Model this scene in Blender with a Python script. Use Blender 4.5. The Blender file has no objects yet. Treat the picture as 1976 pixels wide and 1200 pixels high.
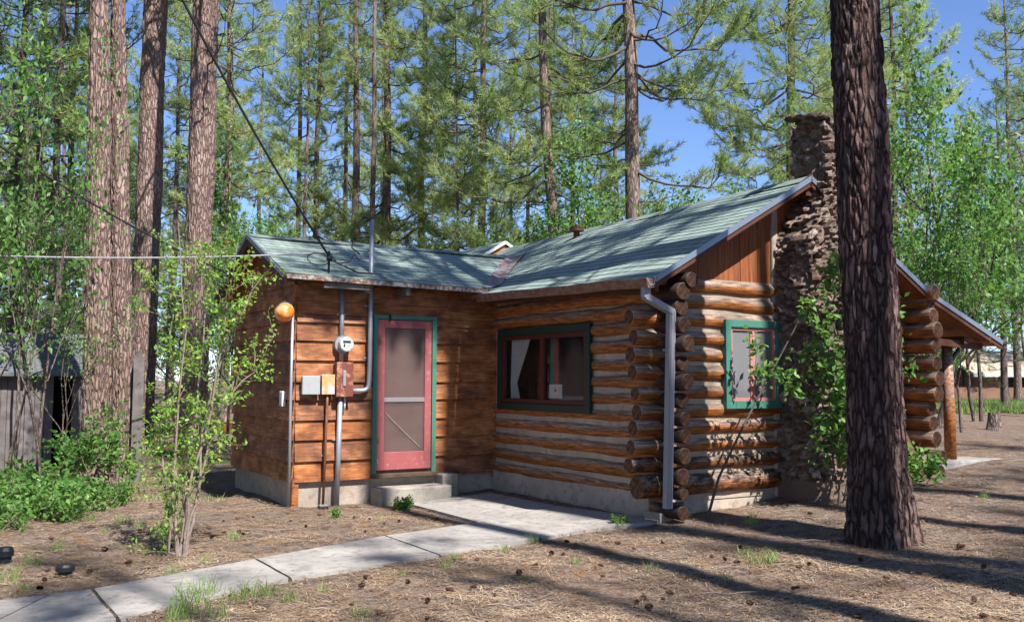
import bpy, math, random
import numpy as np
from mathutils import Vector, noise

R = math.radians
S = bpy.context.scene
COL = S.collection

# ------------------------------------------------------------------ camera
CAM = np.array([-6.991, -8.335, 1.6])
FPX, PIT, ROL, YAW = 1859.0, R(3.99), R(.25), R(58.77)
_fw = np.array([math.cos(YAW), math.sin(YAW), 0]); RT = np.array([math.sin(YAW), -math.cos(YAW), 0])
FW = math.cos(PIT)*_fw + math.sin(PIT)*np.array([0, 0, 1.]); UPV = -math.sin(PIT)*_fw + math.cos(PIT)*np.array([0, 0, 1.])
cam_d = bpy.data.cameras.new('camera'); cam = bpy.data.objects.new('camera', cam_d); COL.objects.link(cam)
cam_d.sensor_width = 36; cam_d.lens = FPX/1976*36; cam_d.clip_end = 2000; cam_d.clip_start = .05
from mathutils import Matrix
c_, s_ = math.cos(ROL), math.sin(ROL)
xr = RT*c_ - UPV*s_*-1*-1; 
# image rotated clockwise by ROL: camera rolls counter-clockwise
xax = c_*RT + s_*UPV; yax = -s_*RT + c_*UPV
m = Matrix(((xax[0], yax[0], -FW[0], CAM[0]), (xax[1], yax[1], -FW[1], CAM[1]), (xax[2], yax[2], -FW[2], CAM[2]), (0, 0, 0, 1)))
cam.matrix_world = m
S.camera = cam

# ------------------------------------------------------------------ light
SUN_EL, SUN_DX = R(51.5), .09
W = bpy.data.worlds.new('World'); S.world = W; W.use_nodes = True
nt = W.node_tree; bg = nt.nodes['Background']
sky = nt.nodes.new('ShaderNodeTexSky'); sky.sky_type = 'NISHITA'; sky.sun_disc = False
sky.sun_elevation = SUN_EL; sky.sun_rotation = math.pi - math.atan(SUN_DX)
sky.altitude = 1500; sky.air_density = 1.0; sky.dust_density = .4; sky.ozone_density = 3.0
tint = nt.nodes.new('ShaderNodeMixRGB'); tint.blend_type = 'MULTIPLY'; tint.inputs[0].default_value = 1; tint.inputs[2].default_value = (.92, 1.0, 1.22, 1)
nt.links.new(sky.outputs[0], tint.inputs[1]); nt.links.new(tint.outputs[0], bg.inputs[0]); bg.inputs[1].default_value = .078
sd = bpy.data.lights.new('sun', 'SUN'); sd.energy = 5.0; sd.angle = R(.5); sd.color = (1, .955, .9)
sun = bpy.data.objects.new('sun', sd); COL.objects.link(sun)
tos = Vector((SUN_DX, -1, 0)).normalized()*math.cos(SUN_EL); tos.z = math.sin(SUN_EL)
sun.rotation_euler = tos.to_track_quat('Z', 'Y').to_euler()
sun.location = (0, -30, 40)
S.view_settings.view_transform = 'Standard'; S.view_settings.look = 'None'
S.view_settings.exposure = 1.14; S.view_settings.gamma = 1
S.render.engine = 'CYCLES'

# ------------------------------------------------------------------ helpers
def tag(o, label=None, cat=None, group=None, kind=None):
    if label: o['label'] = label
    if cat: o['category'] = cat
    if group: o['group'] = group
    if kind: o['kind'] = kind
    return o

def empty(name, loc, label=None, cat=None, group=None, rz=0):
    o = bpy.data.objects.new(name, None); COL.objects.link(o); o.location = loc; o.rotation_euler = (0, 0, rz)
    o.empty_display_size = .2
    return tag(o, label, cat, group)

def kids(o): return [c for c in bpy.data.objects if c.parent == o]

class MB:
    def __init__(s): s.v = []; s.f = []; s.m = []; s.uv = {}
    def add(s, vs, fs, mi=0):
        b = len(s.v); s.v += [tuple(p) for p in vs]
        for f in fs: s.f.append(tuple(i+b for i in f)); s.m.append(mi)
    def box(s, x0, x1, y0, y1, z0, z1, mi=0):
        s.add([(x0,y0,z0),(x1,y0,z0),(x1,y1,z0),(x0,y1,z0),(x0,y0,z1),(x1,y0,z1),(x1,y1,z1),(x0,y1,z1)],
              [(0,3,2,1),(4,5,6,7),(0,1,5,4),(1,2,6,5),(2,3,7,6),(3,0,4,7)], mi)
    def obox(s, p, q, w, h, mi=0, up=(0,0,1)):
        """box beam from p to q, width w (sideways), height h"""
        p = Vector(p); q = Vector(q); d = (q-p).normalized(); sd_ = d.cross(Vector(up)).normalized(); u = sd_.cross(d)
        vs = []
        for e in (p, q):
            for a, b in ((-1,-1),(1,-1),(1,1),(-1,1)): vs.append(e+sd_*a*w/2+u*b*h/2)
        s.add(vs, [(0,1,2,3)[::-1],(4,5,6,7),(0,1,5,4),(1,2,6,5),(2,3,7,6),(3,0,4,7)], mi)
    def tube(s, pts, rad, n=8, mi=0, cap=True, capmi=None, wob=0, seed=0):
        pts = [Vector(p) for p in pts]
        if not hasattr(rad, '__len__'): rad = [rad]*len(pts)
        b = len(s.v); N = len(pts); up = None
        for i, p in enumerate(pts):
            d = (pts[min(i+1,N-1)]-pts[max(i-1,0)]).normalized()
            if up is None:
                up = Vector((0,0,1)) if abs(d.z) < .9 else Vector((1,0,0))
            a = d.cross(up).normalized(); c = a.cross(d).normalized(); up = c
            for k in range(n):
                t = 2*math.pi*k/n; r = rad[i]
                if wob: r *= 1+wob*noise.noise(Vector((math.cos(t)*1.3+seed, math.sin(t)*1.3, i*.35+seed*2)))
                s.v.append(tuple(p+(a*math.cos(t)+c*math.sin(t))*r))
        for i in range(N-1):
            for k in range(n):
                k2 = (k+1) % n
                s.f.append((b+i*n+k, b+i*n+k2, b+(i+1)*n+k2, b+(i+1)*n+k)); s.m.append(mi)
        if cap:
            cm = mi if capmi is None else capmi
            s.f.append(tuple(b+k for k in range(n))[::-1]); s.m.append(cm)
            s.f.append(tuple(b+(N-1)*n+k for k in range(n))); s.m.append(cm)
    def build(s, name, mats, parent=None, smooth=False, bevel=0, local=True):
        me = bpy.data.meshes.new(name)
        vs = s.v
        if parent is not None and local:
            M = parent_off(parent); vs = [(v[0]-M[0], v[1]-M[1], v[2]-M[2]) for v in s.v]
        me.from_pydata(vs, [], s.f)
        if not isinstance(mats, (list, tuple)): mats = [mats]
        for mt in mats: me.materials.append(mt)
        me.polygons.foreach_set('material_index', s.m)
        if smooth: me.polygons.foreach_set('use_smooth', [len(f) < 6 for f in s.f])
        me.update()
        o = bpy.data.objects.new(name, me); COL.objects.link(o)
        if parent is not None: o.parent = parent
        if bevel:
            md = o.modifiers.new('bevel', 'BEVEL'); md.width = bevel; md.segments = 2; md.limit_method = 'ANGLE'
        return o

def parent_off(o):
    v = Vector((0,0,0))
    while o: v += o.location; o = o.parent
    return v

def tri_mesh(name, V, F, mats, mi=None, attrs=None, smooth=False):
    """numpy arrays -> mesh data"""
    me = bpy.data.meshes.new(name)
    nv, nf, k = len(V), len(F), F.shape[1]
    me.vertices.add(nv); me.vertices.foreach_set('co', V.astype(np.float32).ravel())
    me.loops.add(nf*k); me.loops.foreach_set('vertex_index', F.astype(np.int32).ravel())
    me.polygons.add(nf); me.polygons.foreach_set('loop_start', np.arange(nf, dtype=np.int32)*k)
    me.polygons.foreach_set('loop_total', np.full(nf, k, dtype=np.int32))
    for mt in (mats if isinstance(mats, (list, tuple)) else [mats]): me.materials.append(mt)
    if mi is not None: me.polygons.foreach_set('material_index', mi.astype(np.int32))
    if smooth: me.polygons.foreach_set('use_smooth', np.ones(nf, dtype=bool))
    if attrs:
        for an, av in attrs.items():
            a = me.attributes.new(an, 'FLOAT', 'FACE'); a.data.foreach_set('value', av.astype(np.float32))
    me.update(calc_edges=True); me.validate()
    return me

def link(name, me, parent=None, loc=(0,0,0)):
    o = bpy.data.objects.new(name, me); COL.objects.link(o); o.location = loc
    if parent is not None: o.parent = parent
    return o

# ------------------------------------------------------------------ materials
class N:
    def __init__(s, name):
        s.mat = bpy.data.materials.new(name); s.mat.use_nodes = True; s.t = s.mat.node_tree
        s.t.nodes.clear(); s.out = s.n('ShaderNodeOutputMaterial')
    def n(s, typ, ins=None, **kw):
        nd = s.t.nodes.new(typ)
        for k, v in kw.items(): setattr(nd, k, v)
        if ins:
            for k, v in ins.items():
                if hasattr(v, 'bl_idname') or isinstance(v, bpy.types.NodeSocket): s.t.links.new(v if isinstance(v, bpy.types.NodeSocket) else v.outputs[0], nd.inputs[k])
                else: nd.inputs[k].default_value = v
        return nd
    def coord(s, kind='Object', scale=(1,1,1)):
        tc = s.n('ShaderNodeTexCoord'); mp = s.n('ShaderNodeMapping', {'Vector': tc.outputs[kind], 'Scale': scale}); return mp.outputs[0]
    def noise(s, vec, scale, detail=4, rough=.55, dist=0, out='Fac'):
        return s.n('ShaderNodeTexNoise', {'Vector': vec, 'Scale': scale, 'Detail': detail, 'Roughness': rough, 'Distortion': dist}).outputs[out]
    def ramp(s, fac, stops, interp='LINEAR'):
        r = s.n('ShaderNodeValToRGB', {'Fac': fac}); e = r.color_ramp; e.interpolation = interp
        while len(e.elements) < len(stops): e.elements.new(.5)
        for el, (p, c) in zip(e.elements, stops):
            el.position = p; el.color = tuple(c)+(1,) if hasattr(c, '__len__') else (c, c, c, 1)
        return r.outputs[0]
    def mix(s, fac, a, b, mode='MIX'):
        nd = s.t.nodes.new('ShaderNodeMix'); nd.data_type = 'RGBA'; nd.blend_type = mode
        for sock, v in ((nd.inputs[0], fac), (nd.inputs[6], a), (nd.inputs[7], b)):
            if isinstance(v, bpy.types.NodeSocket): s.t.links.new(v, sock)
            else: sock.default_value = v if not hasattr(v, '__len__') else (tuple(v)+(1,))[:4]
        return nd.outputs[2]
    def math(s, op, a, b=0, c=0, clamp=False):
        nd = s.t.nodes.new('ShaderNodeMath'); nd.operation = op; nd.use_clamp = clamp
        for i, v in enumerate((a, b, c)):
            if isinstance(v, bpy.types.NodeSocket): s.t.links.new(v, nd.inputs[i])
            else: nd.inputs[i].default_value = v
        return nd.outputs[0]
    def bump(s, h, strength=.5, dist=.02, nrm=None):
        d = {'Height': h, 'Strength': strength, 'Distance': dist}
        if nrm is not None: d['Normal'] = nrm
        return s.n('ShaderNodeBump', d).outputs[0]
    def attr(s, name): return s.n('ShaderNodeAttribute', attribute_name=name)
    def orand(s): return s.n('ShaderNodeObjectInfo').outputs['Random']
    def bsdf(s, color, rough=.8, normal=None, metal=0, spec=.3, **kw):
        b = s.n('ShaderNodeBsdfPrincipled')
        def setv(k, v):
            if isinstance(v, bpy.types.NodeSocket): s.t.links.new(v, b.inputs[k])
            else: b.inputs[k].default_value = (tuple(v)+(1,))[:4] if hasattr(v, '__len__') else v
        setv('Base Color', color); setv('Roughness', rough); setv('Metallic', metal); setv('Specular IOR Level', spec)
        if normal is not None: setv('Normal', normal)
        for k, v in kw.items(): setv(k, v)
        return b
    def done(s, sh):
        s.t.links.new(sh if isinstance(sh, bpy.types.NodeSocket) else sh.outputs[0], s.out.inputs[0]); return s.mat

def m_plain(name, col, rough=.7, metal=0, var=.25, scale=12, spec=.3, bump=.15):
    n = N(name); v = n.coord(); f = n.noise(v, scale, 5, .6)
    lo = tuple(c*(1-var) for c in col); hi = tuple(min(1, c*(1+var)) for c in col)
    return n.done(n.bsdf(n.ramp(f, [(.3, lo), (.7, hi)]), rough, n.bump(f, bump, .01), metal, spec))

def m_log(name='log_wood', dark=0, darken=0):
    n = N(name); v = n.coord('Generated', (1,1,1)); ob = n.coord('Object')
    geo = n.n('ShaderNodeNewGeometry'); sep = n.n('ShaderNodeSeparateXYZ', {'Vector': geo.outputs['Normal']})
    r = n.orand()
    # grain runs along the log: stretch by object axes (each log is built along local X)
    g = n.coord('Object', (1.2, 14, 14)); gn = n.noise(g, 3.5, 6, .65, .4)
    big = n.noise(n.coord('Object', (.8, 3, 3)), 2.2, 4, .6)
    orange = n.ramp(gn, [(.3, (.06, .018, .005)), (.5, (.27, .08, .012)), (.68, (.52, .2, .045))])
    grey = n.ramp(gn, [(.3, (.06, .04, .033)), (.5, (.22, .155, .12)), (.7, (.5, .39, .31))])
    up = n.math('MULTIPLY_ADD', sep.outputs['Z'], 1.5, .22)
    up = n.math('ADD', up, n.math('MULTIPLY_ADD', big, 2.4, -1.2), clamp=True)
    c = n.mix(up, orange, grey)
    dk = n.ramp(n.noise(n.coord('Object', (1, 5, 5)), 4.5, 5, .7), [(.36, 1.0), (.46, 0.0)])
    c = n.mix(n.math('MULTIPLY', dk, .5) if not dark else n.ramp(n.noise(n.coord('Object', (3, 6, 6)), 3, 6, .7), [(.42, .97), (.6, .1)]), c, (.03, .016, .01))
    c = n.mix(n.math('MULTIPLY', r, .45), c, n.mix(.5, c, (.04, .018, .01)))
    if darken:
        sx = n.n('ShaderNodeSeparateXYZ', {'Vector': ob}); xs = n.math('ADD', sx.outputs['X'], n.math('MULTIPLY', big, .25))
        c = n.mix(n.ramp(xs, [(.42, .93), (.62, 0.0)]), c, (.022, .014, .012))  # wood colour gets darker towards the starting end of the log
    cr = n.noise(n.coord('Object', (1.0, 30, 30)), 4, 3, .5)
    crk = n.ramp(cr, [(.30, 0.0), (.36, 1.0)])
    c = n.mix(n.math('SUBTRACT', 1, crk), c, (.02, .01, .006))
    h = n.math('ADD', n.math('MULTIPLY', gn, .5), crk)
    return n.done(n.bsdf(c, .6, n.bump(h, .5, .008), 0, .35))

def m_end(name='log_end_grain', k=1.0):
    n = N(name); v = n.coord('Object', (1, 1, 1))
    sep = n.n('ShaderNodeSeparateXYZ', {'Vector': v})
    rr = n.math('SQRT', n.math('ADD', n.math('POWER', sep.outputs['Y'], 2), n.math('POWER', sep.outputs['Z'], 2)))
    w = n.math('SINE', n.math('MULTIPLY', rr, 520)); nz = n.noise(v, 22, 5, .7)
    f = n.math('ADD', n.math('MULTIPLY', w, .12), nz)
    c = n.ramp(f, [(.25, (.02*k, .011*k, .008*k)), (.5, (.085*k, .042*k, .025*k)), (.75, (.2*k, .105*k, .06*k))])
    return n.done(n.bsdf(c, .85, n.bump(f, .5, .006), 0, .15))

def m_siding():
    n = N('stained_siding'); at = n.attr('tint').outputs['Fac']
    g = n.coord('Object', (1.2, 1.2, 18)); gn0 = n.noise(g, 3, 6, .6, .5); bl = n.noise(n.coord('Object', (1, 1, 1.6)), 3.5, 4, .6); gn = n.math('ADD', n.math('MULTIPLY', gn0, .45), n.math('MULTIPLY', bl, .55))
    c1 = n.ramp(gn, [(.34, (.09, .029, .009)), (.5, (.31, .105, .03)), (.66, (.52, .22, .08))])
    c2 = n.ramp(gn, [(.34, (.055, .022, .013)), (.5, (.2, .082, .04)), (.66, (.4, .2, .11))])
    c = n.mix(at, c1, c2)
    st = n.ramp(n.noise(n.coord('Object', (1, 1, 2)), 2.8, 5, .65), [(.36, 1.0), (.5, 0.0)])
    c = n.mix(n.math('MULTIPLY', st, .6), c, (.05, .022, .014))
    kn = n.n('ShaderNodeTexVoronoi', {'Vector': n.coord('Object', (1, 1, 2.2)), 'Scale': 3.1})
    k = n.ramp(kn.outputs['Distance'], [(.035, 1.0), (.07, 0.0)])
    c = n.mix(n.math('MULTIPLY', k, .7), c, (.03, .012, .008))
    return n.done(n.bsdf(c, .65, n.bump(gn0, .3, .004), 0, .3))

def m_boards():
    n = N('gable_board_wood'); g = n.coord('Object', (22, 4, 1.0)); gn = n.noise(g, 3, 6, .6, .3)
    c = n.ramp(gn, [(.25, (.09, .026, .01)), (.5, (.25, .08, .028)), (.75, (.36, .135, .05))])
    at = n.attr('tint').outputs['Fac']; c = n.mix(n.math('MULTIPLY', at, .5), c, (.1, .04, .02))
    return n.done(n.bsdf(c, .7, n.bump(gn, .4, .006), 0, .25))

def m_bark(name, lo, mid, hi, sc=1.0, bump=.7):
    n = N(name); v = n.coord('Object', (1, 1, .2)); d = n.noise(v, 6*sc, 3, .65, 0, 'Color')
    vv = n.n('ShaderNodeMixRGB', {'Fac': .09, 'Color1': v, 'Color2': d}).outputs[0]
    vo = n.n('ShaderNodeTexVoronoi', {'Vector': vv, 'Scale': 19*sc}, feature='DISTANCE_TO_EDGE').outputs['Distance']
    cell = n.n('ShaderNodeTexVoronoi', {'Vector': vv, 'Scale': 19*sc}).outputs['Color']
    fine = n.noise(n.coord('Object', (1, 1, .6)), 45*sc, 5, .7)
    cr = n.ramp(vo, [(.02, 0.0), (.2, 1.0)])
    sepc = n.n('ShaderNodeSeparateColor', {'Color': cell}).outputs[0]
    c = n.mix(sepc, mid, hi); c = n.mix(n.ramp(fine, [(.35, 0.0), (.7, 1.0)]), n.mix(.55, c, lo), c)
    c = n.mix(cr, lo, c)
    big = n.noise(n.coord('Object', (1, 1, .5)), 1.6, 3, .5)
    c = n.mix(n.ramp(big, [(.35, .45), (.6, 0.0)]), c, lo)
    h = n.math('ADD', n.math('MULTIPLY', cr, .9), n.math('MULTIPLY', fine, .5))
    return n.done(n.bsdf(c, .9, n.bump(h, bump, .03), 0, .1))

def m_leaf(name, a, b, trans=.35, rough=.5, dead=None):
    n = N(name); t = n.attr('tint').outputs['Fac']
    c = n.mix(t, a, b); c = n.mix(n.math('MULTIPLY', n.orand(), .34 if 'needles' in name and 'pine' in name else .12), c, tuple(x*.45 for x in a))
    if dead: c = n.mix(n.ramp(t, [(.955, 0.0), (.97, 1.0)]), c, dead)
    p = n.bsdf(c, rough, None, 0, .25)
    tr = n.n('ShaderNodeBsdfTranslucent', {'Color': n.mix(1, c, (1.25, 1.3, .7), 'MULTIPLY')})
    mx = n.n('ShaderNodeMixShader', {0: trans}); n.t.links.new(p.outputs[0], mx.inputs[1]); n.t.links.new(tr.outputs[0], mx.inputs[2])
    return n.done(mx)

def m_ground():
    n = N('needle_litter_ground'); v = n.coord('Object')
    b1 = n.noise(v, .55, 4, .6); b2 = n.noise(v, 3.1, 5, .65)
    # short streaks of needles lying in several directions
    def streak(ang, sc, st):
        tc = n.n('ShaderNodeTexCoord'); mp = n.n('ShaderNodeMapping', {'Vector': tc.outputs['Object'], 'Rotation': (0, 0, ang), 'Scale': (1, st, 1)})
        return n.noise(mp.outputs[0], sc, 3, .6, .6)
    s1 = streak(.4, 16, 6); s2 = streak(1.9, 18, 6); s3 = streak(2.8, 14, 7)
    s = n.math('MAXIMUM', n.math('MAXIMUM', s1, s2), s3)
    fine = n.noise(v, 70, 4, .7)
    sf = n.math('ADD', n.math('MULTIPLY', s, .7), n.math('MULTIPLY', fine, .4))
    c = n.ramp(sf, [(.45, (.055, .036, .028)), (.58, (.17, .12, .09)), (.7, (.36, .27, .205)), (.84, (.56, .45, .35))])
    c2 = n.ramp(sf, [(.45, (.055, .04, .036)), (.6, (.2, .155, .13)), (.8, (.42, .34, .29))])
    c3 = n.ramp(sf, [(.45, (.09, .05, .025)), (.6, (.25, .145, .07)), (.8, (.45, .29, .15))])
    c = n.mix(n.ramp(b1, [(.38, 0.0), (.58, 1.0)]), c, c2); b3 = n.noise(v, 6.5, 6, .75)
    c = n.mix(n.ramp(b2, [(.52, 0.0), (.66, .8)]), c, c3)
    c = n.mix(n.ramp(b3, [(.38, .75), (.5, 0.0)]), c, (.06, .042, .036))
    h = n.math('ADD', n.math('MULTIPLY', s, 1), n.math('ADD', n.math('MULTIPLY', fine, .4), n.math('MULTIPLY', b2, 1.5)))
    return n.done(n.bsdf(c, .95, n.bump(h, .9, .03), 0, .05))

def m_concrete(name, base=(.52, .47, .45), bumpy=.3, darken=.5):
    n = N(name); v = n.coord(); b = n.noise(v, 1.7, 5, .65); f = n.noise(v, 60, 5, .7); md = n.noise(v, 9, 5, .7)
    lo = tuple(x*.72 for x in base)
    c = n.mix(n.ramp(b, [(.35, 0.0), (.65, 1.0)]), lo, base)
    c = n.mix(n.math('MULTIPLY', n.ramp(md, [(.34, 1.0), (.5, 0.0)]), darken), c, tuple(x*.35 for x in base))
    c = n.mix(n.ramp(f, [(.35, .3), (.5, 0.0)]), c, tuple(x*.5 for x in base))
    return n.done(n.bsdf(c, .9, n.bump(n.math('ADD', f, md), bumpy, .01), 0, .2))

def m_shingle():
    n = N('green_asphalt_shingles'); tc = n.n('ShaderNodeTexCoord'); uv = tc.outputs['UV']
    br = n.n('ShaderNodeTexBrick', {'Vector': uv, 'Color1': (0, 0, 0, 1), 'Color2': (1, 1, 1, 1), 'Mortar': (.5, .5, .5, 1), 'Scale': 1.0, 'Mortar Size': .006, 'Brick Width': .3, 'Row Height': .13, 'Bias': 0.0})
    br.offset = .5
    v = n.coord(); b = n.noise(v, 1.3, 5, .7); f = n.noise(v, 120, 3, .7)
    st = n.noise(n.n('ShaderNodeMapping', {'Vector': uv, 'Scale': (4, 1, 1)}).outputs[0], 2.5, 4, .6)
    sp = n.n('ShaderNodeSeparateColor', {'Color': br.outputs['Color']}).outputs[0]
    c = n.mix(sp, (.155, .225, .205), (.225, .295, .275))
    c = n.mix(n.ramp(b, [(.35, .0), (.65, .6)]), c, (.36, .4, .365))
    c = n.mix(n.ramp(st, [(.4, .45), (.55, 0.0)]), c, (.11, .15, .13))
    c = n.mix(n.math('MULTIPLY', br.outputs['Fac'], .3), c, (.05, .065, .06))
    c = n.mix(n.ramp(f, [(.4, .3), (.55, 0.0)]), c, (.08, .1, .09))
    dn = n.noise(v, 5.5, 6, .75)
    c = n.mix(n.ramp(dn, [(.64, 0.0), (.72, .6)]), c, (.2, .13, .08))
    return n.done(n.bsdf(c, .9, n.bump(n.math('SUBTRACT', f, br.outputs['Fac']), .4, .006), 0, .2))

def m_rusty(name, paint, rust=(.17, .065, .03), amt=.5, metal=.2, scale=14, rough=.6, zs=1.0):
    n = N(name); v = n.coord('Object', (1, 1, zs)); f = n.noise(v, scale, 6, .7)
    k = n.ramp(f, [(amt-.06, 1.0), (amt+.06, 0.0)])
    c = n.mix(k, paint, n.mix(n.noise(v, scale*3, 3, .6), rust, tuple(x*1.9 for x in rust)))
    return n.done(n.bsdf(c, rough, n.bump(f, .2, .005), metal, .4))

def m_paint(name, col, wear=(.3, .25, .2), amt=.3, rough=.5):
    n = N(name); v = n.coord('Object'); f = n.noise(v, 18, 6, .75); b = n.noise(v, 3, 3, .5)
    c = n.mix(b, tuple(x*.75 for x in col), tuple(min(1, x*1.15) for x in col))
    c = n.mix(n.ramp(f, [(amt-.03, 1.0), (amt+.03, 0.0)]), c, wear)
    return n.done(n.bsdf(c, rough, n.bump(f, .15, .004), 0, .4))

def m_glass(name, tint=(.8, .85, .85), refl=.25, rough=.02):
    n = N(name); tr = n.n('ShaderNodeBsdfTransparent', {'Color': tint+(1,)}); gl = n.n('ShaderNodeBsdfGlossy', {'Color': (.9, .93, 1, 1), 'Roughness': rough})
    lw = n.n('ShaderNodeLayerWeight', {'Blend': .5}); fac = n.math('MULTIPLY_ADD', n.math('POWER', lw.outputs['Facing'], 5.0), .8, .03+refl*.1, clamp=True)
    mx = n.n('ShaderNodeMixShader', {0: fac}); n.t.links.new(tr.outputs[0], mx.inputs[1]); n.t.links.new(gl.outputs[0], mx.inputs[2])
    return n.done(mx)

def m_stone():
    n = N('chimney_fieldstone'); v = n.coord(); t = n.attr('tint').outputs['Fac']; g = n.attr('gap').outputs['Fac']
    f = n.noise(v, 26, 6, .75); b = n.noise(v, 7, 4, .6)
    c = n.ramp(t, [(0, (.09, .07, .056)), (.3, (.23, .175, .14)), (.55, (.32, .25, .21)), (.8, (.19, .11, .08)), (1, (.42, .36, .31))])
    c = n.mix(n.ramp(f, [(.38, .8), (.6, 0.0)]), c, (.045, .028, .022))
    c = n.mix(n.ramp(b, [(.5, 0.0), (.72, .5)]), c, (.4, .32, .27))
    c = n.mix(g, c, (.15, .11, .085))
    h = n.math('ADD', f, b)
    return n.done(n.bsdf(c, .95, n.bump(h, .8, .03), 0, .1))

M = {}
M['log'] = m_log(); M['logdark'] = m_log('shrub_shade_log_wood', 1); M['logdarkend'] = m_log('dark_ended_log_wood', 0, 1); M['end'] = m_end(); M['enddark'] = m_end('dark_log_end', .42)  # second log wood has mottled shrub shade painted into its colour
M['chink'] = m_concrete('mortar_chinking', (.40, .325, .25), .5, .5)
M['siding'] = m_siding(); M['boards'] = m_boards()
M['found'] = m_concrete('foundation_concrete', (.42, .35, .285), .6, .55)
M['path'] = m_concrete('path_concrete', (.35, .325, .30), .4, .65)
M['shingle'] = m_shingle()
M['trim'] = m_plain('dark_brown_trim', (.075, .028, .014), .7)
M['metaledge'] = m_rusty('blue_grey_drip_edge', (.2, .24, .29), amt=.36, metal=.5, rough=.45)
M['eaveedge'] = m_rusty('weathered_eave_edge', (.45, .43, .41), (.13, .065, .035), .5, .1, 16, .8)
M['rustgutter'] = m_rusty('rusty_brown_gutter', (.2, .135, .1), (.12, .05, .025), .5, .1, 12)
M['whitegutter'] = m_rusty('pale_downspout_paint', (.25, .245, .27), (.15, .13, .12), .34, .1, 8, .5, .2)
M['green'] = m_paint('green_casing_paint', (.055, .185, .14), (.12, .2, .16), .33); M['greenshade'] = m_paint('shaded_green_casing_paint', (.006, .03, .022), (.03, .04, .03), .3)  # second green is the same casing paint with wall shade put into its colour
M['red'] = m_paint('red_door_paint', (.31, .085, .088), (.35, .2, .17), .4)
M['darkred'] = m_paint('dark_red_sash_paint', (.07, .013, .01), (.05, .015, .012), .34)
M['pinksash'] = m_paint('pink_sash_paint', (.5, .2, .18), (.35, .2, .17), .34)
M['conduit'] = m_rusty('galvanised_conduit', (.32, .34, .38), (.3, .22, .18), .34, .45, 20, .45)
M['rustpipe'] = m_rusty('rusty_iron_pipe', (.3, .2, .12), (.15, .06, .03), .6, .2, 22)
M['box'] = m_rusty('grey_metal_box', (.33, .36, .36), (.2, .12, .07), .36, .2, 9)
M['rustbox'] = m_rusty('rusting_metal_box', (.42, .42, .44), (.42, .2, .06), .5, .1, 7)
M['maroon'] = m_rusty('maroon_painted_box', (.17, .05, .035), (.3, .16, .09), .44, .1, 9)
M['screen'] = None
M['glass'] = m_glass('window_glass', (.9, .92, .92), .1); 
M['curtain'] = m_plain('curtain_cloth', (.42, .41, .4), .9, 0, .1, 30)
M['room'] = m_plain('dark_interior', (.02, .017, .015), .9)  # near-black colour paints in the darkness of unlit rooms
M['white'] = m_plain('white_plastic', (.7, .7, .68), .4, 0, .08)
M['black'] = m_plain('black_plastic', (.012, .014, .018), .45, 0, .2)
M['wire'] = m_plain('black_cable_sheath', (.02, .02, .022), .6)
M['wirelight'] = m_plain('grey_cable_sheath', (.3, .3, .32), .5)
M['greywood'] = m_plain('grey_weathered_wood', (.13, .115, .112), .85, 0, .35, 6)
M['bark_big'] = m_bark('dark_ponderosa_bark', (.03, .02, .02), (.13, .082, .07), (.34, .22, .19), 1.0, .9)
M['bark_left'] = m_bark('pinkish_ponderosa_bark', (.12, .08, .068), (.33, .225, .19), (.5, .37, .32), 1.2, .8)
M['bark_mid'] = m_bark('greyish_pine_bark', (.09, .065, .055), (.3, .22, .185), (.44, .34, .29), 1.0, .5)
M['bark_thin'] = m_bark('thin_pine_bark', (.07, .052, .047), (.22, .17, .15), (.34, .27, .24), 1.4, .5)
M['twig'] = m_plain('pale_twig_bark', (.23, .18, .15), .85, 0, .3, 30)
M['branch'] = m_plain('dark_pine_branch', (.09, .07, .06), .9, 0, .3, 20)
M['oakbark'] = M['bark_thin']
M['needle'] = m_leaf('pine_needles', (.17, .27, .09), (.56, .64, .31), .45, .45, (.42, .27, .13))
M['needledark'] = m_leaf('dark_pine_needles', (.06, .13, .06), (.24, .35, .16), .4, .45)
M['leaf'] = m_leaf('oak_leaves', (.05, .145, .035), (.2, .36, .09), .45, .4)
M['leafyellow'] = m_leaf('small_spring_leaves', (.15, .34, .05), (.4, .56, .13), .5, .4, (.4, .16, .06))
M['grassm'] = m_leaf('grass_blades', (.12, .25, .06), (.36, .42, .16), .3, .6)
M['litter'] = m_leaf('fallen_needles', (.16, .09, .05), (.62, .48, .33), .0, .8)
M['cone'] = m_plain('pine_cone_scales', (.17, .095, .065), .85, 0, .4, 40)
M['stone'] = m_stone()

rng = np.random.default_rng(7); random.seed(7)

def gz(x, y=0):
    t = x+1.2; s = .5*(t+math.sqrt(t*t+.6)); v = -.06+.085*s; mm = .55
    return mm-.5*((mm-v)+math.sqrt((mm-v)**2+.004))
def gznp(x):
    t = x+1.2; s = .5*(t+np.sqrt(t*t+.6)); v = -.06+.085*s; mm = .55
    return mm-.5*((mm-v)+np.sqrt((mm-v)**2+.004))

def at(px, dep, py=700):
    """ground point below photo pixel column px at camera depth dep"""
    xi, yi = px-988, 600-py; a = c_*xi-s_*yi; b = s_*xi+c_*yi
    d = FW+(a*RT+b*UPV)/FPX; P = CAM+d*dep
    return float(P[0]), float(P[1]), float(P[2])
def atg(px, dep):
    x, y, _ = at(px, dep); return x, y, gz(x)

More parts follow.
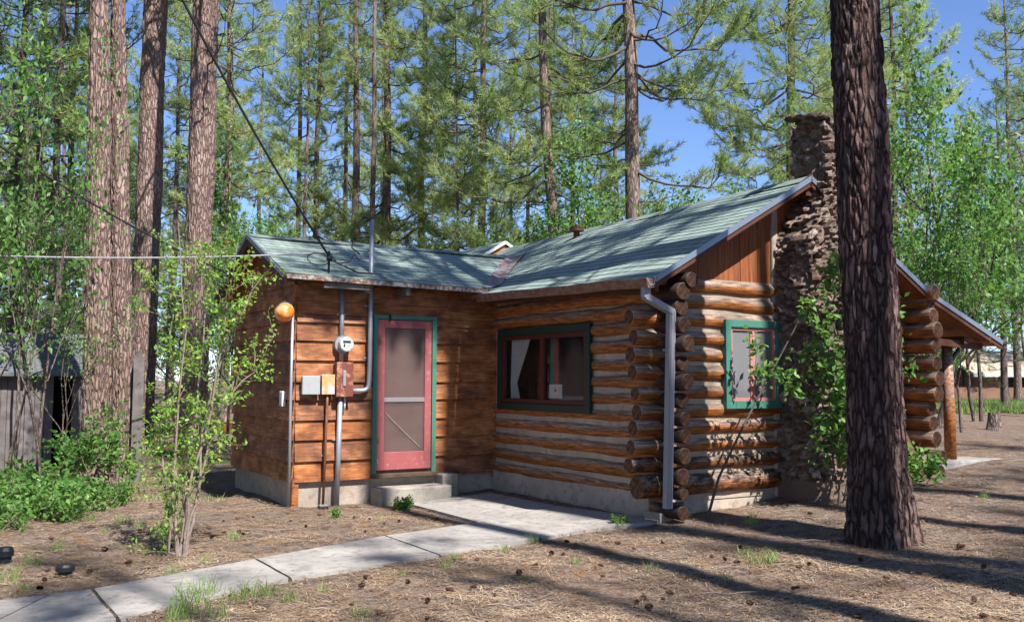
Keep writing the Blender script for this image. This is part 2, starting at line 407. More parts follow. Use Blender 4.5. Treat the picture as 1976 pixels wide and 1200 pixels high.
# ------------------------------------------------------------------ ground, path
PATH = [
 [(-6.9, -.30), (-6.13, -.22), (-6.52, -.9), (-7.0, -1.6), (-8.5, -1.9), (-8.5, -.5)],
 [(-6.12, -.22), (-5.84, -.18), (-5.82, -1.26), (-6.98, -1.6), (-6.51, -.9)],
 [(-5.825, -.18), (-4.39, .42), (-4.39, -.55), (-5.805, -1.26)],
 [(-4.375, .425), (-2.87, 1.0), (-2.87, -.27), (-4.375, -.545)],
 [(-2.855, 1.005), (-1.58, 1.28), (-1.58, .02), (-2.855, -.265)],
 [(-1.565, 1.28), (-.33, 1.6), (-.1, .2), (-.12, -.1), (-1.0, .1), (-1.565, .02)],
 [(-1.6, 1.29), (-1.6, 3.2), (-.36, 3.2), (-.33, 1.615)],
]
def build_ground():
    u = np.linspace(-1, 1, 260)
    g = np.sinh(u*4.6)/np.sinh(4.6)*260
    X, Y = np.meshgrid(g-3, g+1, indexing='ij')
    Z = gznp(X)
    n = len(g); V = np.stack([X.ravel(), Y.ravel(), Z.ravel()], 1)
    for i in range(len(V)):
        x, y = V[i, 0], V[i, 1]
        if abs(x) < 40 and abs(y) < 40:
            onp = (-1.9 < x < 0 and -.3 < y < 3.4) or (x <= -1.4 and abs(y-(.42+.32*(x+4.4)*.9)) < 1.0)
            amp = .008 if onp else .03
            V[i, 2] += amp*(noise.noise(Vector((x*1.3, y*1.3, 0)))+.5*noise.noise(Vector((x*4, y*4, 3))))-(.012 if onp else 0)
    I = np.arange(n*n).reshape(n, n)
    F = np.stack([I[:-1, :-1].ravel(), I[1:, :-1].ravel(), I[1:, 1:].ravel(), I[:-1, 1:].ravel()], 1)
    o = link('ground', tri_mesh('ground', V, F, M['ground'], smooth=True)); tag(o, kind='structure')
    o['label'] = 'sunlit brown forest floor covered in dry pine needles'
M['ground'] = m_ground()
build_ground()

def inside(x, y, poly):
    c = False; n = len(poly)
    for i in range(n):
        x0, y0 = poly[i]; x1, y1 = poly[(i+1) % n]
        if (y0 > y) != (y1 > y) and x < (x1-x0)*(y-y0)/(y1-y0)+x0: c = not c
    return c
def on_path(x, y): return any(inside(x, y, p) for p in PATH)

mb = MB()
for poly in PATH:
    # inset for the joint and subdivide edges so the slab follows the ground
    cx = sum(p[0] for p in poly)/len(poly); cy = sum(p[1] for p in poly)/len(poly)
    ring = []
    for i, p in enumerate(poly):
        q = poly[(i+1) % len(poly)]
        for k in range(8):
            x = p[0]+(q[0]-p[0])*k/8; y = p[1]+(q[1]-p[1])*k/8
            d = math.hypot(x-cx, y-cy); f = 1-.006/max(d, .1)
            ring.append((cx+(x-cx)*f+.006*noise.noise(Vector((x*9, y*9, 1))), cy+(y-cy)*f+.006*noise.noise(Vector((x*9, y*9, 5)))))
    n = len(ring); top = [(x, y, gz(x)+.025) for x, y in ring]; inn = [(cx+(x-cx)*.5, cy+(y-cy)*.5, gz(cx+(x-cx)*.5)+.026) for x, y in ring]
    bot = [(x, y, gz(x)-.08) for x, y in ring]
    vs = top+inn+bot+[(cx, cy, gz(cx)+.027)]
    fs = [(i, (i+1) % n, n+(i+1) % n, n+i) for i in range(n)]+[(n+i, n+(i+1) % n, 3*n) for i in range(n)]+[((i+1) % n, i, 2*n+i, 2*n+(i+1) % n) for i in range(n)]
    mb.add(vs, fs)
o = mb.build('path', M['path'], smooth=False); tag(o, 'pale concrete walkway leading from the left to the red door', kind='structure')
mj = MB(); 
for p, q in (((-5.83, -.2), (-5.81, -1.26)), ((-4.38, .42), (-4.38, -.55)), ((-2.86, 1.0), (-2.86, -.27)), ((-6.12, -.22), (-6.98, -1.58)), ((-1.57, 1.25), (-1.57, .03))):
    for k in range(6):
        a = (p[0]+(q[0]-p[0])*k/6, p[1]+(q[1]-p[1])*k/6); b = (p[0]+(q[0]-p[0])*(k+1)/6, p[1]+(q[1]-p[1])*(k+1)/6)
        mj.obox((a[0], a[1], gz(a[0])-.0), (b[0], b[1], gz(b[0])-.0), .03, .03)
oj = mj.build('path_joint', m_plain('dark_joint_dirt', (.05, .035, .025), .95)); tag(oj, 'dirt filled joints between the concrete path slabs', kind='structure')

# ------------------------------------------------------------------ cabin
cabin = empty('log_cabin', (0, 0, .05), 'rustic log cabin with green shingle roof, siding wing, red screen door and stone chimney', 'cabin')

def log_piece(parent, p, q, r, endr=None, mat=None, seed=0, n=18):
    """a log from p to q; its mesh runs along local X"""
    p = Vector(p); q = Vector(q); L = (q-p).length; ns = max(3, int(L/.14)); rg = random.Random(seed)
    b = MB(); pts = []; rad = []
    t0 = rg.uniform(-.14, .14)
    for i in range(ns+1):
        s = i/ns; x = L*s
        pts.append((x,   .016*noise.noise(Vector((x*.9, seed*3.1, 0))), .02*noise.noise(Vector((x*.9, seed*1.7, 7)))))
        rad.append(r*(1+t0*(s-.5)*2*.6+.07*noise.noise(Vector((x*1.6, seed*5.3, 2)))+.03*noise.noise(Vector((x*6, seed, 4)))))
    # small chamfer at both ends
    pts = [(-.0, pts[0][1], pts[0][2])]+[(.012, pts[0][1], pts[0][2])]+pts[1:-1]+[(L-.012, pts[-1][1], pts[-1][2]), (L, pts[-1][1], pts[-1][2])]
    rad = [rad[0]*.9]+[rad[0]]+rad[1:-1]+[rad[-1], rad[-1]*.9]
    b.tube(pts, rad, n, 0, True, 1, .12, seed)
    o = b.build('log', [mat or M['log'], M['enddark'] if mat == M['logdarkend'] else M['end']], None, smooth=True)
    d = (q-p).normalized(); o.rotation_euler = (0, -math.asin(d.z), math.atan2(d.y, d.x))
    o.parent = parent; o.location = p-parent_off(parent)
    return o

ZB = [.36, .55, .77, .98, 1.17, 1.37, 1.57, 1.76, 1.98, 2.19, 2.37, 2.55]      # front wall courses
ZA = [.43, .66, .86, 1.06, 1.24, 1.45, 1.67, 1.86, 2.06, 2.27, 2.47, 2.66]     # gable wall courses
WIN1 = (1.2, 3.42, 1.17, 2.28)      # y0,y1,z0,z1 big window in front wall (casing outside)
WIN2 = (.87, 1.77, 1.26, 2.29)      # x0,x1,z0,z1 gable window
# front wall (x = 0)
mb = MB()
def cell(mb, axis, a0, a1, z0, z1, off0, off1):
    if axis == 'x': mb.box(off0, off1, a0, a1, z0, z1)
    else: mb.box(a0, a1, off0, off1, z0, z1)
y0, y1, z0, z1 = WIN1
cell(mb, 'x', .05, y0+.04, .3, 2.72, -.042, .04); cell(mb, 'x', y1-.04, 3.6, .3, 2.72, -.042, .04)
cell(mb, 'x', y0+.04, y1-.04, .3, z0+.04, -.042, .04); cell(mb, 'x', y0+.04, y1-.04, z1-.04, 2.72, -.042, .04)
wallF = mb.build('front_log_wall', M['chink'], cabin); wallF['label'] = 'shaded log wall with mortar chinking beside the walkway'
sd_ = 1
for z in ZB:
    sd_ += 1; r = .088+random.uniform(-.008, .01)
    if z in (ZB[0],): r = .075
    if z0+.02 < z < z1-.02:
        log_piece(wallF, (0, -.36-random.uniform(0, .12), z), (0, y0+.03, z), r, mat=M['logdarkend'], seed=sd_)
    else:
        log_piece(wallF, (0, -.36-random.uniform(0, .12), z), (0, 3.58, z), r, mat=M['logdarkend'], seed=sd_)
# gable wall (y = 0)
mb = MB(); x0, x1, z0, z1 = WIN2
cell(mb, 'y', .05, x0+.04, .24, 2.75, -.042, .04); cell(mb, 'y', x1-.04, 4.15, .24, 2.75, -.042, .04)
cell(mb, 'y', x0+.04, x1-.04, .24, z0+.04, -.042, .04); cell(mb, 'y', x0+.04, x1-.04, z1-.04, 2.75, -.042, .04)
wallG = mb.build('gable_log_wall', M['chink'], cabin); wallG['label'] = 'sunlit log wall below the gable, with shrub shade painted on its lowest logs'
for i, z in enumerate(ZA):
    sd_ += 1; r = .09+random.uniform(-.008, .01); mat = M['log']
    if i == 0: r = .12; mat = M['logdark']
    if i == 1: mat = M['logdark']
    s0 = -.33-random.uniform(0, .16)
    if i >= 10: s0 = -.05
    if z0+.02 < z < z1-.02:
        log_piece(wallG, (s0, 0, z), (x0+.03, 0, z), r, mat=mat, seed=sd_)
        log_piece(wallG, (x1-.02, 0, z), (4.42, 0, z), r, seed=sd_+50)
    else: log_piece(wallG, (s0, 0, z), (4.42, 0, z), r, mat=mat, seed=sd_)
log_piece(wallF, (.02, -.34, .16), (.02, .4, .16), .08, mat=M['logdarkend'], seed=99)
# plate log above front wall and corner post end
log_piece(wallF, (.1, -.42, 2.68), (.1, 3.5, 2.74), .095, mat=M['logdarkend'], seed=77)
# right wall (x = 4.2) seen as stubs and shaded wall
mb = MB(); mb.box(4.16, 4.25, .05, 6.6, .35, 2.75); wallR = mb.build('porch_log_wall', M['chink'], cabin)
for i, z in enumerate(ZB+[2.68]):
    sd_ += 1; z2 = z+.06
    log_piece(wallR, (4.22, -.40-random.uniform(0, .15), z2), (4.22, 6.6, z2), .095+random.uniform(-.005, .012), seed=sd_)

# foundations
def fblock(b, x0, x1, y0, y1, z0, z1):
    b.box(x0, x1, y0, y1, z0, z1)
mb = MB(); mb.box(-.06, .35, .15, 3.66, -.15, .33); mb.box(.3, 1.78, -.03, .3, -.1, .35); mb.box(2.9, 4.2, -.03, .3, 0, .5); mb.box(-.1, .35, -.1, .2, -.15, .14)
mb.box(3.9, 4.3, .2, 6.6, 0, .45)
o = mb.build('foundation', M['found'], cabin, bevel=.012)
mb = MB(); mb.box(-2.925, -.04, 3.665, 3.95, -.2, .3); mb.box(-2.925, -2.6, 3.95, 6.45, -.2, .3); mb.box(-2.6, 0, 6.2, 6.45, -.2, .3)
mb.build('foundation', M['found'], cabin, bevel=.008)

# clapboard siding
def siding(b, axis, a0, a1, zs, off, tints, taper=.042):
    """boards between zs levels; off = wall plane; outside is toward -axis normal"""
    for i in range(len(zs)-1):
        z0, z1 = zs[i]-.018, zs[i+1]
        segs = []
        a = a0
        while a < a1-.01:
            L = random.uniform(2.2, 4.2); e = min(a1, a+L)
            if a1-e < .5: e = a1
            segs.append((a, e-(.004 if e < a1 else 0))); a = e
        for (p, q) in segs:
            k = max(1, int((q-p)/.5)); wob = [random.uniform(-.004, .004) for _ in range(k+1)]
            vs = []
            for j in range(k+1):
                s = p+(q-p)*j/k; w = wob[j]*.6
                prof = [(off+.012, z0+w), (off-taper+w, z0+w), (off-.004, z1), (off+.012, z1)]
                for (o_, z) in prof:
                    vs.append((o_, s, z) if axis == 'x' else (s, o_, z))
            fs = []
            for j in range(k):
                for m_ in range(3):
                    A = j*4+m_; fs.append((A, A+4, A+5, A+1) if axis == 'y' else (A, A+1, A+5, A+4))
            fs += [(0, 1, 2, 3), (k*4+3, k*4+2, k*4+1, k*4)]
            nb = len(b.f); b.add(vs, fs); t = random.random()
            tints += [t]*(len(b.f)-nb)
ZS = [.29, .55, .82, 1.07, 1.33, 1.56, 1.84, 2.09, 2.33, 2.55, 2.80]
DX0, DX1 = -1.91, -.985
mb = MB(); tn = []
siding(mb, 'y', -2.96, DX0, ZS[:8]+[2.33], 3.64, tn)
siding(mb, 'y', DX1, -.06, ZS[:8]+[2.33], 3.64, tn)
siding(mb, 'y', -2.96, DX0, [2.33, 2.435], 3.64, tn); siding(mb, 'y', DX1, -.06, [2.33, 2.435], 3.64, tn)
siding(mb, 'y', -2.96, -.06, [2.435, 2.60, 2.83], 3.64, tn)
def tinted(b, name, mats, parent, tn, **kw):
    o = b.build(name, mats, parent, **kw)
    a = o.data.attributes.new('tint', 'FLOAT', 'FACE'); a.data.foreach_set('value', tn); return o
sw = tinted(mb, 'siding_wall', M['siding'], cabin, tn); sw['label'] = 'reddish brown clapboard wall around the red screen door'
mb = MB(); mb.box(-2.92, 0, 3.66, 3.7, .29, 2.8); mb.box(-2.92, -2.88, 3.66, 6.45, .29, 2.75); mb.box(-2.9, 0, 6.42, 6.46, .29, 2.7)
mb.add([(-2.92, 3.75, 2.7), (-2.92, 6.1, 2.7), (-2.92, 4.93, 3.3)], [(0, 1, 2)])
mb.build('wall_backing', M['trim'], cabin)
mb = MB(); tn = []; siding(mb, 'x', 3.64, 6.46, ZS, -2.96, tn)
# gable triangle boards
zs = [2.80, 3.04, 3.28, 3.5]
for i in range(3):
    z0, z1 = zs[i], min(zs[i+1], 3.47); w0 = (3.49-z0)/.425; w1 = (3.49-z1)/.425
    nb = len(mb.f)
    mb.add([(-2.985, max(3.64, 4.93-w0), z0-.01), (-2.985, min(6.46, 4.93+w0), z0-.01), (-2.964, min(6.46, 4.93+w1), z1), (-2.964, max(3.64, 4.93-w1), z1)], [(0, 3, 2, 1)]); tn += [random.random()]
tinted(mb, 'siding_wall', M['siding'], cabin, tn)['label'] = 'shaded clapboard wall at the left end of the cabin'
mb = MB(); mb.box(-.065, .0, 3.585, 3.64, .2, 2.78); mb.box(-.05, -.0, 3.54, 3.585, .33, 2.74); mb.build('corner_board', M['siding'], cabin, bevel=.004)
mb = MB(); mb.box(-2.985, -2.955, 3.6, 3.63, .0, .32); mb.box(-2.99, -2.90, 3.615, 3.66, -.12, .30); mb.build('corner_board', M['siding'], cabin)

# roofs: real shingle courses
def roof(name, P00, P10, P01, P11, nc, ns, thick=.05, sag=.015, parent=cabin, label=None):
    """P00,P10 eave ends; P01,P11 ridge ends"""
    P00, P10, P01, P11 = map(Vector, (P00, P10, P01, P11))
    nrm = (P10-P00).cross(P01-P00).normalized()
    if nrm.z < 0: nrm = -nrm
    Lu = (P10-P00).length; Lv = (P01-P00).length
    V = []; F = []; UVs = []
    def sf(u, v):
        p = P00.lerp(P10, u).lerp(P01.lerp(P11, u), v)
        return p+nrm*(sag*noise.noise(Vector((p.x*.8, p.y*.8, 3.3)))-.02*math.sin(math.pi*u)*0)
    for c in range(nc):
        for e in (0, 1):
            v = (c+e)/nc
            for i in range(ns+1):
                u = i/ns; p = sf(u, v)+nrm*(.007+.002*noise.noise(Vector((i*3.3, c*7.7, 0))) if e == 0 else 0.0)
                V.append(p); UVs.append((u*Lu, (v*Lv)/Lv*nc*.13+(1e-3 if e == 0 else -1e-3)))
        b = c*2*(ns+1)
        for i in range(ns): F.append((b+i, b+i+1, b+ns+2+i, b+ns+1+i))
        if c:
            pb = (c*2-1)*(ns+1)
            for i in range(ns): F.append((pb+i, pb+i+1, b+i+1, b+i))
    # underside and edges
    b = len(V); n2 = nrm*-thick
    for v in (0, 1):
        for i in range(ns+1):
            V.append(sf(i/ns, v)+n2); UVs.append((0, 0))
    nt_ = len(F)
    for i in range(ns): F.append((b+i, b+ns+1+i, b+ns+2+i, b+i+1))
    for i in range(ns): F.append((i, b+i, b+i+1, i+1))
    tl = (nc*2-1)*(ns+1)
    F.append((0, tl, b+ns+1, b)); F.append((ns, b+ns, b+2*ns+1, tl+ns))
    off = parent_off(parent)
    me = bpy.data.meshes.new(name); me.from_pydata([tuple(v-off) for v in V], [], F)
    me.materials.append(M['shingle']); me.materials.append(M['soffit'])
    me.polygons.foreach_set('material_index', [0 if i < nt_ else 1 for i in range(len(F))])
    uvl = me.uv_layers.new(name='UVMap')
    for l in me.loops: uvl.data[l.index].uv = UVs[l.vertex_index]
    me.update(); o = link(name, me, parent)
    if label: o['label'] = label
    return o
M['soffit'] = m_boards(); M['soffit'].name = 'soffit_boards'
EM = lambda y: 2.665+(2.85-2.665)*(y+.4)/7.15
RM = lambda y: 4.02+(3.95-4.02)*(y+.4)/7.15
mr = roof('main_roof', (-.42, -.4, EM(-.4)), (-.42, 6.75, EM(6.75)), (2.0, -.4, RM(-.4)), (2.0, 6.75, RM(6.75)), 21, 40, sag=.03, label='large green shingled slope over the log walls')
roof('main_roof', (4.2, 6.75, 2.74), (4.2, -.4, 2.74), (2.0, 6.75, 3.95), (2.0, -.4, 4.02), 18, 10, label='far green shingled slope behind the chimney')
roof('porch_roof', (5.78, 6.75, 2.13), (5.78, -.4, 2.13), (4.2, 6.75, 2.735), (4.2, -.4, 2.735), 12, 10, label='low porch roof sloping down to a post')
roof('wing_roof', (-3.24, 3.27, 2.875), (1.4, 3.27, 2.80), (-3.24, 4.93, 3.565), (1.4, 4.93, 3.55), 13, 30, sag=.035, label='smaller green shingled slope over the siding wing')
roof('wing_roof', (1.4, 6.65, 2.8), (-3.24, 6.65, 2.8), (1.4, 4.93, 3.55), (-3.24, 4.93, 3.565), 13, 10)
# rear section with slightly higher ridge
roof('rear_roof', (.3, 6.78, 3.1), (.3, 9.3, 3.1), (2.02, 6.78, 4.12), (2.02, 9.3, 4.10), 13, 12, label='raised rear roof with a small white-edged gable')
roof('rear_roof', (3.8, 9.3, 3.1), (3.8, 6.78, 3.1), (2.02, 9.3, 4.10), (2.02, 6.78, 4.12), 13, 12)
mb = MB(); mb.add([(.9, 6.8, 3.38), (3.14, 6.8, 3.38), (2.02, 6.8, 4.04)], [(0, 1, 2)]); mb.box(.6, 3.5, 6.9, 9.2, 2.4, 3.25); mb.build('rear_gable_wall', M['siding'], cabin)
mb = MB(); mb.obox((.3, 6.765, 3.06), (2.02, 6.765, 4.09), .03, .05); mb.obox((3.8, 6.765, 3.06), (2.02, 6.765, 4.09), .03, .05); mb.build('rake_trim', M['white'], cabin)

# ridge cap
mb = MB()
for k in range(24):
    y = -.38+k*.297; z = RM(y)+.012
    mb.add([(1.86, y, z-.075), (2.0, y, z+.012), (2.14, y, z-.075), (1.86, y+.31, z-.083), (2.0, y+.31, z+.004), (2.14, y+.31, z-.083)], [(0, 3, 4, 1), (1, 4, 5, 2)])
mb.build('ridge_cap', M['shingle'], cabin)
mb = MB()
for k in range(15):
    x = -3.24+k*.295; z = 3.585-k*.001
    mb.add([(x, 4.80, z-.05), (x, 4.93, z+.004), (x, 5.06, z-.05), (x+.3, 4.80, z-.055), (x+.3, 4.93, z), (x+.3, 5.06, z-.055)], [(0, 1, 4, 3), (1, 2, 5, 4)])
mb.build('ridge_cap', M['shingle'], cabin)
# rake boards (dark wood + metal drip edge)
def rake(pts, y, drop=.075, nm='rake_board'):
    b = MB(); e = MB()
    for p, q in zip(pts[:-1], pts[1:]):
        b.obox((p[0], y, p[1]-drop/2-.03), (q[0], y, q[1]-drop/2-.03), .03, drop)
        e.obox((p[0], y-.02, p[1]-.015), (q[0], y-.02, q[1]-.015), .02, .06)
    b.build(nm, M['trim'], cabin); e.build('drip_edge', M['metaledge'], cabin)
rake([(-.43, EM(-.4)), (2.0, RM(-.4)), ], -.405)
rake([(2.0, 4.02), (4.2, 2.745), (5.78, 2.135)], -.405)
b = MB(); e = MB()
for p, q in (((3.26, 2.87), (4.93, 3.57)), ((4.93, 3.57), (6.66, 2.80))):
    b.obox((-3.24, p[0], p[1]-.085), (-3.24, q[0], q[1]-.085), .03, .13); e.obox((-3.262, p[0], p[1]-.012), (-3.262, q[0], q[1]-.012), .02, .055)
b.build('rake_board', M['trim'], cabin); e.build('drip_edge', M['metaledge'], cabin)
# wing eave edge, rafter tails
mb = MB()
for k in range(14):
    x = -3.23+k*.205; mb.obox((x, 3.262, 2.852-(x+3.23)*.018), (x+.2, 3.262+random.uniform(-.004, .004), 2.852-(x+3.43)*.018), .02, .055)
mb.build('eave_edge', M['eaveedge'], cabin)
mb = MB(); mb.box(-2.72, -2.1, 3.30, 3.36, 2.735, 2.80); mb.box(-2.15, -2.07, 3.33, 3.64, 2.70, 2.80); mb.build('eave_block', M['greywood'], cabin)
mb = MB(); mb.box(-1.58, -1.52, 3.30, 3.64, 2.69, 2.80); mb.build('rafter_tail', M['greywood'], cabin)
mb = MB(); mb.box(-3.2, -.1, 3.275, 3.62, 2.825, 2.832); mb.build('wing_soffit', M['trim'], cabin)
# soffit/rafters at main gable and eave
mb = MB(); mb.obox((-.36, -.38, 2.59), (-.36, 3.2, 2.68), .05, .12); mb.build('eave_board', M['trim'], cabin)
for (xx, zz) in ((.1, EM(0)), (4.22, EM(0)), (2.0, 3.87)):
    mb = MB(); mb.obox((xx, -.38, zz), (xx, .3, zz), .09, .13); mb.build('purlin', M['trim'], cabin)

# valley flashing with rust and needles
def zmain(x, y): 
    t = (x+.42)/2.42; return EM(y)+(RM(y)-EM(y))*t
def zwing(x, y):
    t = (y-3.27)/1.66; e = 2.875-.016*(x+3.24); r = 3.565-.0032*(x+3.24); return e+(r-e)*t
vp = []
for k in range(21):
    y = 3.27+1.66*k/20; lo, hi = -.5, 2.
    for _ in range(40):
        mid = (lo+hi)/2
        if zmain(mid, y) < zwing(mid, y): lo = mid
        else: hi = mid
    vp.append(Vector((lo, y, zmain(lo, y)+.02)))
mb = MB(); vv = []
for i, p in enumerate(vp):
    w = .14
    vv += [(p.x-w, p.y+.02, zwing(p.x-w, p.y+.02)+.024), (p.x, p.y, p.z+.012), (p.x+w*.9, p.y-.06, zmain(p.x+w*.9, p.y-.06)+.024)]
mb.add(vv, [f for i in range(20) for f in ((i*3, i*3+1, i*3+4, i*3+3), (i*3+1, i*3+2, i*3+5, i*3+4))])
mb.build('valley_flashing', m_rusty('rusty_valley_metal', (.24, .27, .3), (.16, .08, .06), .5, .3, 9), cabin)

# gable boards above the top gable log
mb = MB(); tn = []; x = .02
while x < 4.15:
    w = random.uniform(.085, .16); xe = min(x+w, 4.15)
    def top(xx): return (EM(0)+(xx+.42)*(RM(0)-EM(0))/2.42 if xx < 2 else 4.02-(xx-2)*.58)-.05
    zt0, zt1 = top(x), top(xe-.004); zb = 2.735; d = random.uniform(0, .008)
    if min(zt0, zt1) > zb:
        nb = len(mb.f)
        mb.add([(x, -.03-d, zb), (xe-.006, -.03-d, zb), (xe-.006, -.03-d, zt1), (x, -.03-d, zt0), (x, .02, zb), (xe-.006, .02, zb), (xe-.006, .02, zt1), (x, .02, zt0)],
               [(0, 1, 2, 3), (1, 5, 6, 2), (4, 0, 3, 7), (0, 4, 5, 1), (3, 2, 6, 7)]); tn += [random.random()]*(len(mb.f)-nb)
    x = xe
gb = tinted(mb, 'gable_board_wall', M['boards'], cabin, tn); gb['label'] = 'reddish vertical boards filling the gable under the rake'
mb = MB(); mb.add([(.05, .03, 2.7), (4.15, .03, 2.7), (4.15, .03, 2.75), (2, .03, 3.95), (.05, .03, 2.85)], [(0, 1, 2, 3, 4)]); mb.build('wall_backing', M['trim'], cabin)

# chimney
def chimney():
    V = []; T = []; G = []
    zs = np.arange(0, 4.77, .03); per = []
    X0, X1, Y0, Y1 = 1.78, 3.02, -.62, .06
    loop = []
    st = .035
    for y in np.arange(Y1, Y0, -st): loop.append((X0, y, (-1, 0)))
    for x in np.arange(X0, X1, st): loop.append((x, Y0, (0, -1)))
    for y in np.arange(Y0, Y1, st): loop.append((X1, y, (1, 0)))
    for x in np.arange(X1, X0, -st): loop.append((x, Y1, (0, 1)))
    n = len(loop); cx, cy = (X0+X1)/2, (Y0+Y1)/2
    for z in zs:
        ta = 1.03-.035*z/4.8 if z > .42 else 1.06
        for (x, y, nn) in loop:
            up_t = min(1, max(0, (z-3.3)/.5)); x_ = x+(X1-x)/(X1-X0)*.36*up_t
            px = cx+(x_-cx)*ta; py = Y1+(y-Y1)*(ta if z < 2.6 else ta*1.0)
            # round the vertical corners
            rx = (x-cx)/((X1-X0)/2); ry = (y-cy)/((Y1-Y0)/2)
            cor = max(0, abs(rx)+abs(ry)-1.72)*.22
            q = Vector((px*6.0, py*6.0, z*9.0)); q += Vector((noise.noise(q*.7), noise.noise(q*.7+Vector((9, 0, 0))), noise.noise(q*.7+Vector((0, 9, 0)))))*.55
            d, pts = noise.voronoi(q); cell = pts[0]
            e = min(1, (d[1]-d[0])/.22); e = e*e*(3-2*e)
            rnd = (math.sin(cell.x*12.9+cell.y*78.2+cell.z*37.7)*43758.5) % 1.0
            amp = .085 if z > .42 else .0
            h = amp*(e*(.45+.75*rnd)-.45)+.045*noise.noise(Vector((px*11, py*11, z*13)))*(1 if z > .42 else .3)+.03*noise.noise(Vector((px*2.2, py*2.2, z*2.2)))*(z > .42)
            nx, ny = nn; k = max(abs(rx), abs(ry)); 
            ox, oy = (rx, ry); l = math.hypot(ox*.55+nx, oy*.55+ny); ox, oy = (ox*.55+nx)/l, (oy*.55+ny)/l
            V.append((px+ox*(h-cor), py+oy*(h-cor), z+.04*(e-.5)*(z > 4.6)*rnd)); T.append(rnd if z > .42 else .35); G.append(1-e if z > .42 else .9)
    nz = len(zs); F = []; ft = []; fg = []
    for j in range(nz-1):
        for k in range(n):
            a, b = j*n+k, j*n+(k+1) % n; F.append((a, b, b+n, a+n)); ft.append(T[a]); fg.append(G[a])
    # top, slightly uneven
    b = len(V); V.append((cx, cy, 4.66))
    for k in range(n): F.append(((nz-1)*n+k, (nz-1)*n+(k+1) % n, b)); ft.append(.2); fg.append(1)
    off = parent_off(cabin)
    me = bpy.data.meshes.new('chimney'); me.from_pydata([(v[0]-off[0], v[1]-off[1], v[2]-off[2]) for v in V], [], F); me.materials.append(M['stone'])
    for nm, arr in (('tint', ft), ('gap', fg)):
        a = me.attributes.new(nm, 'FLOAT', 'FACE'); a.data.foreach_set('value', arr)
    me.update(); o = link('chimney', me, cabin); o['label'] = 'rough fieldstone chimney rising past the gable end'
    # loose cap stones
    b = MB(); rg = random.Random(3)
    for k in range(26):
        x = rg.uniform(X0+.08, X1-.08); y = rg.uniform(Y0+.06, Y1-.1); z = 4.75+rg.uniform(-.02, .02); w = rg.uniform(.08, .16)
        vs = [(x+sx*w*rg.uniform(.7, 1.1), y+sy*w*.8*rg.uniform(.7, 1.1), z+sz*w*.28*rg.uniform(.7, 1.2)) for sx in (-1, 1) for sy in (-1, 1) for sz in (-1, 1)]
        b.add(vs, [(0, 1, 3, 2), (4, 6, 7, 5), (0, 4, 5, 1), (2, 3, 7, 6), (0, 2, 6, 4), (1, 5, 7, 3)])
    b.build('cap_stones', M['stone'], o, bevel=.02)
chimney()
# mortar strip between gable wall and chimney
mb = MB(); mb.box(1.70, 1.80, -.07, .0, .2, 3.7); mb.build('chimney_mortar_edge', M['found'], cabin, bevel=.02)

# windows
def window_front():
    y0, y1, z0, z1 = WIN1; w = empty('window', Vector((0, (y0+y1)/2, z0))-parent_off(cabin)); w.parent = cabin; w['label'] = 'wide dark double window with green casing in the shaded log wall'
    b = MB(); t = .095
    b.box(-.105, -.06, y0, y1, z0, z0+t); b.box(-.105, -.06, y0, y1, z1-t, z1); b.box(-.107, -.058, y0, y0+t, z0+t, z1-t); b.box(-.107, -.058, y1-t, y1, z0+t, z1-t)
    b.build('casing', M['greenshade'], w, bevel=.004)
    b = MB(); a0, a1, c0, c1 = y0+t, y1-t, z0+t, z1-t; s = .06
    b.box(-.085, -.03, a0, a1, c0, c0+s); b.box(-.085, -.03, a0, a1, c1-s, c1); b.box(-.087, -.028, a0, a0+s, c0+s, c1-s); b.box(-.087, -.028, a1-s, a1, c0+s, c1-s)
    mid = (a0+a1)/2; b.box(-.08, -.03, mid-.045, mid+.045, c0+s, c1-s)
    b.build('sash', M['darkred'], w, bevel=.004)
    b = MB(); b.box(-.045, -.04, a0+s, mid-.045, c0+s, c1-s); b.box(-.045, -.04, mid+.045, a1-s, c0+s, c1-s); b.build('pane', M['glass'], w)
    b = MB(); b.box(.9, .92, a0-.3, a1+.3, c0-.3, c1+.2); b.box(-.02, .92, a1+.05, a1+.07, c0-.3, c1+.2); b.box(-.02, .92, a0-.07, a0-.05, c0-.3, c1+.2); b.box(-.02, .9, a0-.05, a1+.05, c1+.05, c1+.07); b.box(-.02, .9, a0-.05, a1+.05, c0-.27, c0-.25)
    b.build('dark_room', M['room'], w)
    # gathered curtain tied back at lower third (left end in view = larger y)
    vs = []; fs = []; ny, nz = 40, 24
    for j in range(nz+1):
        z = c0+(c1-c0)*j/nz; s_ = j/nz
        wide = .16+.40*max(0, (s_-.3)/.7)**1.0 if s_ > .3 else .16+.10*((.3-s_)/.3)
        for i in range(ny+1):
            u = i/ny; vs.append((-.008+.014*math.sin(u*34+s_*1.5), a1-.12-u*wide, z))
    for j in range(nz):
        for i in range(ny): A = j*(ny+1)+i; fs.append((A, A+1, A+ny+2, A+ny+1))
    b = MB(); b.add(vs, fs); b.build('curtain', M['curtain'], w, smooth=True)
    b = MB(); b.box(-.038, -.034, mid-.42, mid-.12, c0+s+.02, c0+s+.2); b.build('notice_card', M['curtain'], w)
    b = MB(); b.box(-.0395, -.038, mid-.29, mid-.25, c0+s+.1, c0+s+.14); b.build('notice_mark', M['black'], w)
window_front()
